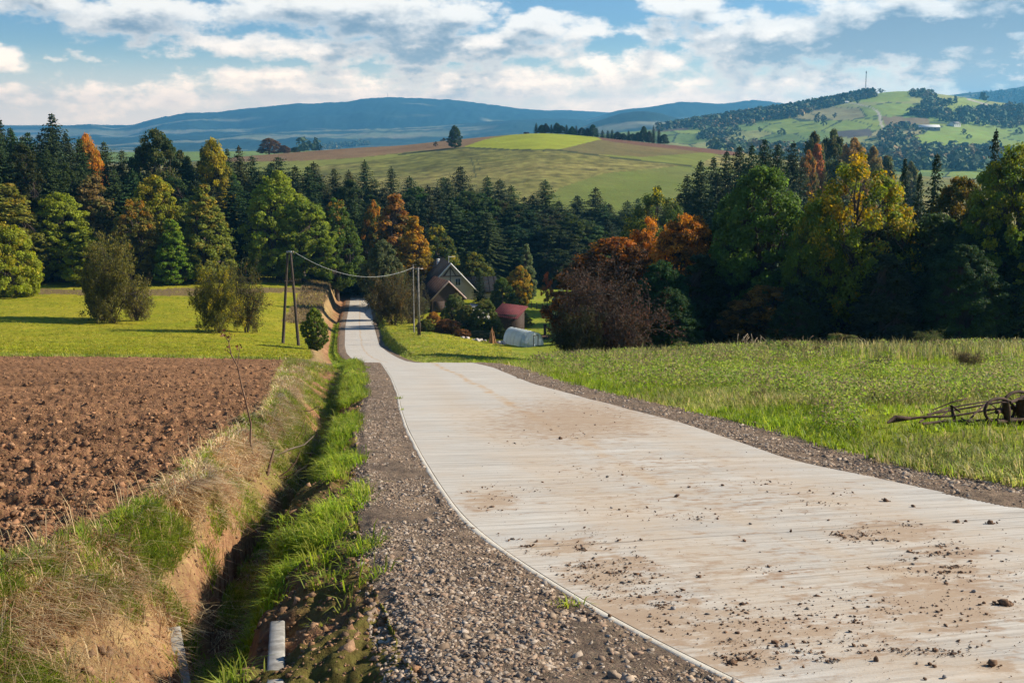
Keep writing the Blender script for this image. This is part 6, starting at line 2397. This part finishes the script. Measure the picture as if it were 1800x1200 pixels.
w1 = empty('wheel', (0, 0, 0), None, None)
w1.parent = hr
ring(1757, 722, 26, 22, .1, .034, .0, 2 * math.pi)
ring(1790, 712, 26, 24, .5, .036, .0, 2 * math.pi)
bpy.data.objects.remove(w1)
for k in range(6):
    a = k * math.pi / 3 + .3
    bar('spoke', [(1757, 722, .1), (1757 + 25 * math.cos(a), 722 - 21 * math.sin(a), .1 + .25 * math.cos(a))], .012)
    bar('spoke', [(1790, 712, .5), (1790 + 25 * math.cos(a), 712 - 23 * math.sin(a), .5 + .25 * math.cos(a))], .012)
bar('axle', [(1752, 724, 0), (1790, 713, .5), (1830, 704, .9)], .05, 8)
bar('gear_case', [(1768, 706, .1), (1770, 722, .1), (1771, 745, .1)], [.07, .10, .06], 10)
bar('gear_case', [(1795, 700, .3), (1797, 720, .3), (1799, 755, .3)], [.12, .16, .09], 10)
bar('lever', [(1776, 707, .2), (1790, 702, .3), (1812, 690, .4)], [.04, .05, .03], 8)
bar('beam', [(1752, 740, 0), (1790, 738, .2), (1830, 734, .3)], .05, 8)

for k in range(7):
    px_ = 1645 + k * 17
    bar('tine', [(px_, 741 - k * .8, -.2 + k * .05), (px_ - 4, 748, -.35 + k * .05), (px_ + 3, 757, -.42 + k * .05)], [.014, .012, .008])
bar('rail', [(1652, 735, .1), (1672, 716, .3), (1700, 711, .45), (1757, 702, .6)], .018)
bar('strut', [(1616, 742, -.2), (1640, 726, .1), (1668, 716, .3)], .02)
bar('strut', [(1700, 745, -.2), (1712, 728, .1), (1735, 708, .4)], .022)

# weeds standing out on the meadow
for (px, py, D, w, lb, c) in [(1388, 634, 50, 34, 'dark brown withered dock clump in the middle of the right meadow', (.09, .05, .04)), (1352, 626, 52, 20, 'upright blue-green weed left of the withered dock clump', (.07, .12, .06)), (1442, 640, 48, 30, 'second withered dark clump right of the first on the meadow', (.11, .07, .05)),
                              (1330, 740, 24, 40, 'thistle-like brown weed in the foreground of the right meadow', (.14, .12, .05)), (1480, 612, 62, 60, 'spreading leafy weed on the meadow brow', (.10, .15, .03)), (1640, 614, 60, 70, 'low bramble clump on the right of the meadow brow', (.09, .12, .03)),
                              (1700, 650, 42, 60, 'brownish weed patch behind the farm implement', (.13, .10, .05)), (1545, 660, 40, 50, 'greyish weed bush left of the farm implement', (.11, .11, .06)), (1195, 640, 55, 40, 'low leafy clump close to the brow behind the road', (.10, .17, .03))]:
    x = float(lat_at(px, py)) * D
    tree('twig1' if c[1] < .13 else 'small2', 'weed_plant', x, D, 26 / FPX * D * (1.2 if w > 45 else 1), w / FPX * D, lb, c, (.16, .12, .05), .4, 'weeds standing above the meadow grass', 'weed', parts=('stem', 'foliage'), sink=.02)
for (px, py, lb) in [(1310, 585, 'bleached reed-like stalks on the brow, left group'), (1332, 590, 'bleached reed-like stalks on the brow, right group'), (1412, 592, 'pair of leaning dark seed heads on the brow'), (1688, 596, 'thin reddish stalks on the brow below the dark trees')]:
    D = 63
    x = float(lat_at(px, 625)) * D
    zz = gz(x, D)
    b = MB()
    for k in range(9):
        x1, y1 = rs.normal(0, .22), rs.normal(0, .2)
        hgt = float(slope_at(py)) * D - zz + rs.uniform(-.45, .05)
        b.tube([(x1, y1, -.05), (x1 + rs.normal(0, .06), y1, hgt * .6), (x1 + rs.normal(0, .16), y1, hgt)], [.012, .01, .018], 4)
    o = b.build('dry_stalks', M_pale_wood if 'bleached' in lb else M_dead, None)
    o.location = (x, D, zz)
    tag(o, lb, 'stalks', 'dry stalks on the meadow brow')

# ------------------------------------------------------------------ far buildings and the mast
def far_house(px, py, wpx, hpx, label, wall=M_plasterw, roof=M_tdark, long_=.8, rz=0, cat='house', zones=(4, 5), name='distant_house', roof_h=.45):
    x, y, z = surf(px, py, zones)
    W = wpx / FPX * y
    H = hpx / FPX * y
    L = W * long_
    return gable_house(name, (x, y + 2, z), rz, L, W, H * (1 - roof_h), H, label, cat, wall, roof, min(.4, H * .08), windows=tuple((q * W * .22, H * (1 - roof_h) * .5, W * .07, H * (1 - roof_h) * .3, 1) for q in (-1.2, 0, 1.2)))


far_house(1483, 182, 14, 5, 'white walled farm building at the top of the pale farm road', roof=M_verge_b, rz=R(-88), zones=(5,))
far_house(1490, 179, 9, 6, 'brown roofed house behind the white farm building', roof=M_tbrown, rz=R(-80), zones=(5,))
far_house(1631, 229, 38, 9, 'long white roofed hall among trees in the far hamlet', wall=M_concd, roof=M_verge_b, long_=.35, rz=R(-90), cat='hall', name='distant_hall', zones=(5,))
far_house(1592, 221, 17, 8, 'dark roofed barn left of the long white roofed hall', wall=M_plank, rz=R(-85), long_=.6, cat='barn', name='distant_barn', zones=(5,))
far_house(1677, 222, 17, 8, 'white house with grey roof right of the long hall', roof=M_concd, rz=R(-60), zones=(5,))
far_house(1721, 221, 16, 7, 'large pale house with dark roof near the right edge of the hamlet', rz=R(-85), zones=(5,))
far_house(1773, 190, 12, 8, 'small dark house at the lower end of the upper track', wall=M_concd, rz=R(-70), zones=(5,))
far_house(1088, 234, 12, 7, 'white house half hidden in the hilltop tree row', rz=R(-75), zones=(4,))
far_house(1038, 233, 12, 5, 'low white building left of the hilltop tree row', rz=R(-90), zones=(4,))
far_house(926, 238, 8, 5, 'little blue-grey hut on the bright green field edge', wall=M_concd, rz=R(-70), zones=(4,), name='hut', cat='hut')
x, y, z = surf(1519, 165, (5,))
H = 41 / FPX * y
mast = empty('radio_mast', (x, y, z), 'tall slender lattice radio mast on the crest of the far hill', 'mast')
b = MB()
for k in range(3):
    a = k * 2.0944
    b.tube([(1.5 * math.cos(a), 1.5 * math.sin(a), -2), (.8 * math.cos(a), .8 * math.sin(a), H)], [.28, .2], 5)
ks = 22
for i in range(ks):
    z0_, z1_ = H * i / ks, H * (i + 1) / ks
    r0_, r1_ = 1.5 - .7 * i / ks, 1.5 - .7 * (i + 1) / ks
    for k in range(3):
        a, a2 = k * 2.0944, (k + 1) * 2.0944
        b.tube([(r0_ * math.cos(a), r0_ * math.sin(a), z0_), (r1_ * math.cos(a2), r1_ * math.sin(a2), z1_)], .12, 4)
b.build('lattice_tower', M_concd, mast)
for k in range(3):
    b = MB()
    a = k * 2.0944 + .5
    b.box((1.4 * math.cos(a), 1.4 * math.sin(a), H - 2.2), (.5, .5, 3.4), rz=a)
    b.build('antenna_panel', M_steel, mast)
b = MB()
b.tube([(0, 0, H), (0, 0, H + 2.5)], .12, 5)
b.build('spire', M_steel, mast)
x, y, z = surf(682, 171.5, (6,))
b = MB()
b.tube([(0, 0, -3), (0, 0, 14), (0, 0, 32)], [2.2, 1.3, .7], 6)
o = b.build('summit_mast', M_concd, None)
o.location = (x, y, z)
tag(o, 'tiny mast on the summit of the long blue mountain', 'mast')

for o in list(bpy.data.objects):
    if 'label' in o:
        n_ = len(o['label'].split())
        if not 4 <= n_ <= 16:
            print('LABEL', n_, o.name, o['label'])
# ------------------------------------------------------------------ air
hz_m, nt, out = new_mat('air')
pv = nt.new('ShaderNodeVolumePrincipled')
pv.inputs['Color'].default_value = (0.16, 0.56, 0.95, 1)
pv.inputs['Density'].default_value = 1.1e-4
pv.inputs['Anisotropy'].default_value = 0.35
nt.l.new(pv.outputs[0], out.inputs['Volume'])
hv = [(sx, sy, sz) for sx in (-13500, 13500) for sy in (-300, 10500) for sz in (-180, 330)]
hf = [(0, 1, 3, 2), (4, 6, 7, 5), (0, 4, 5, 1), (2, 3, 7, 6), (0, 2, 6, 4), (1, 5, 7, 3)]
me = bpy.data.meshes.new('haze')
me.from_pydata(hv, [], hf)
me.materials.append(hz_m)
hz = bpy.data.objects.new('haze', me)
COL.objects.link(hz)
hz['kind'] = 'stuff'
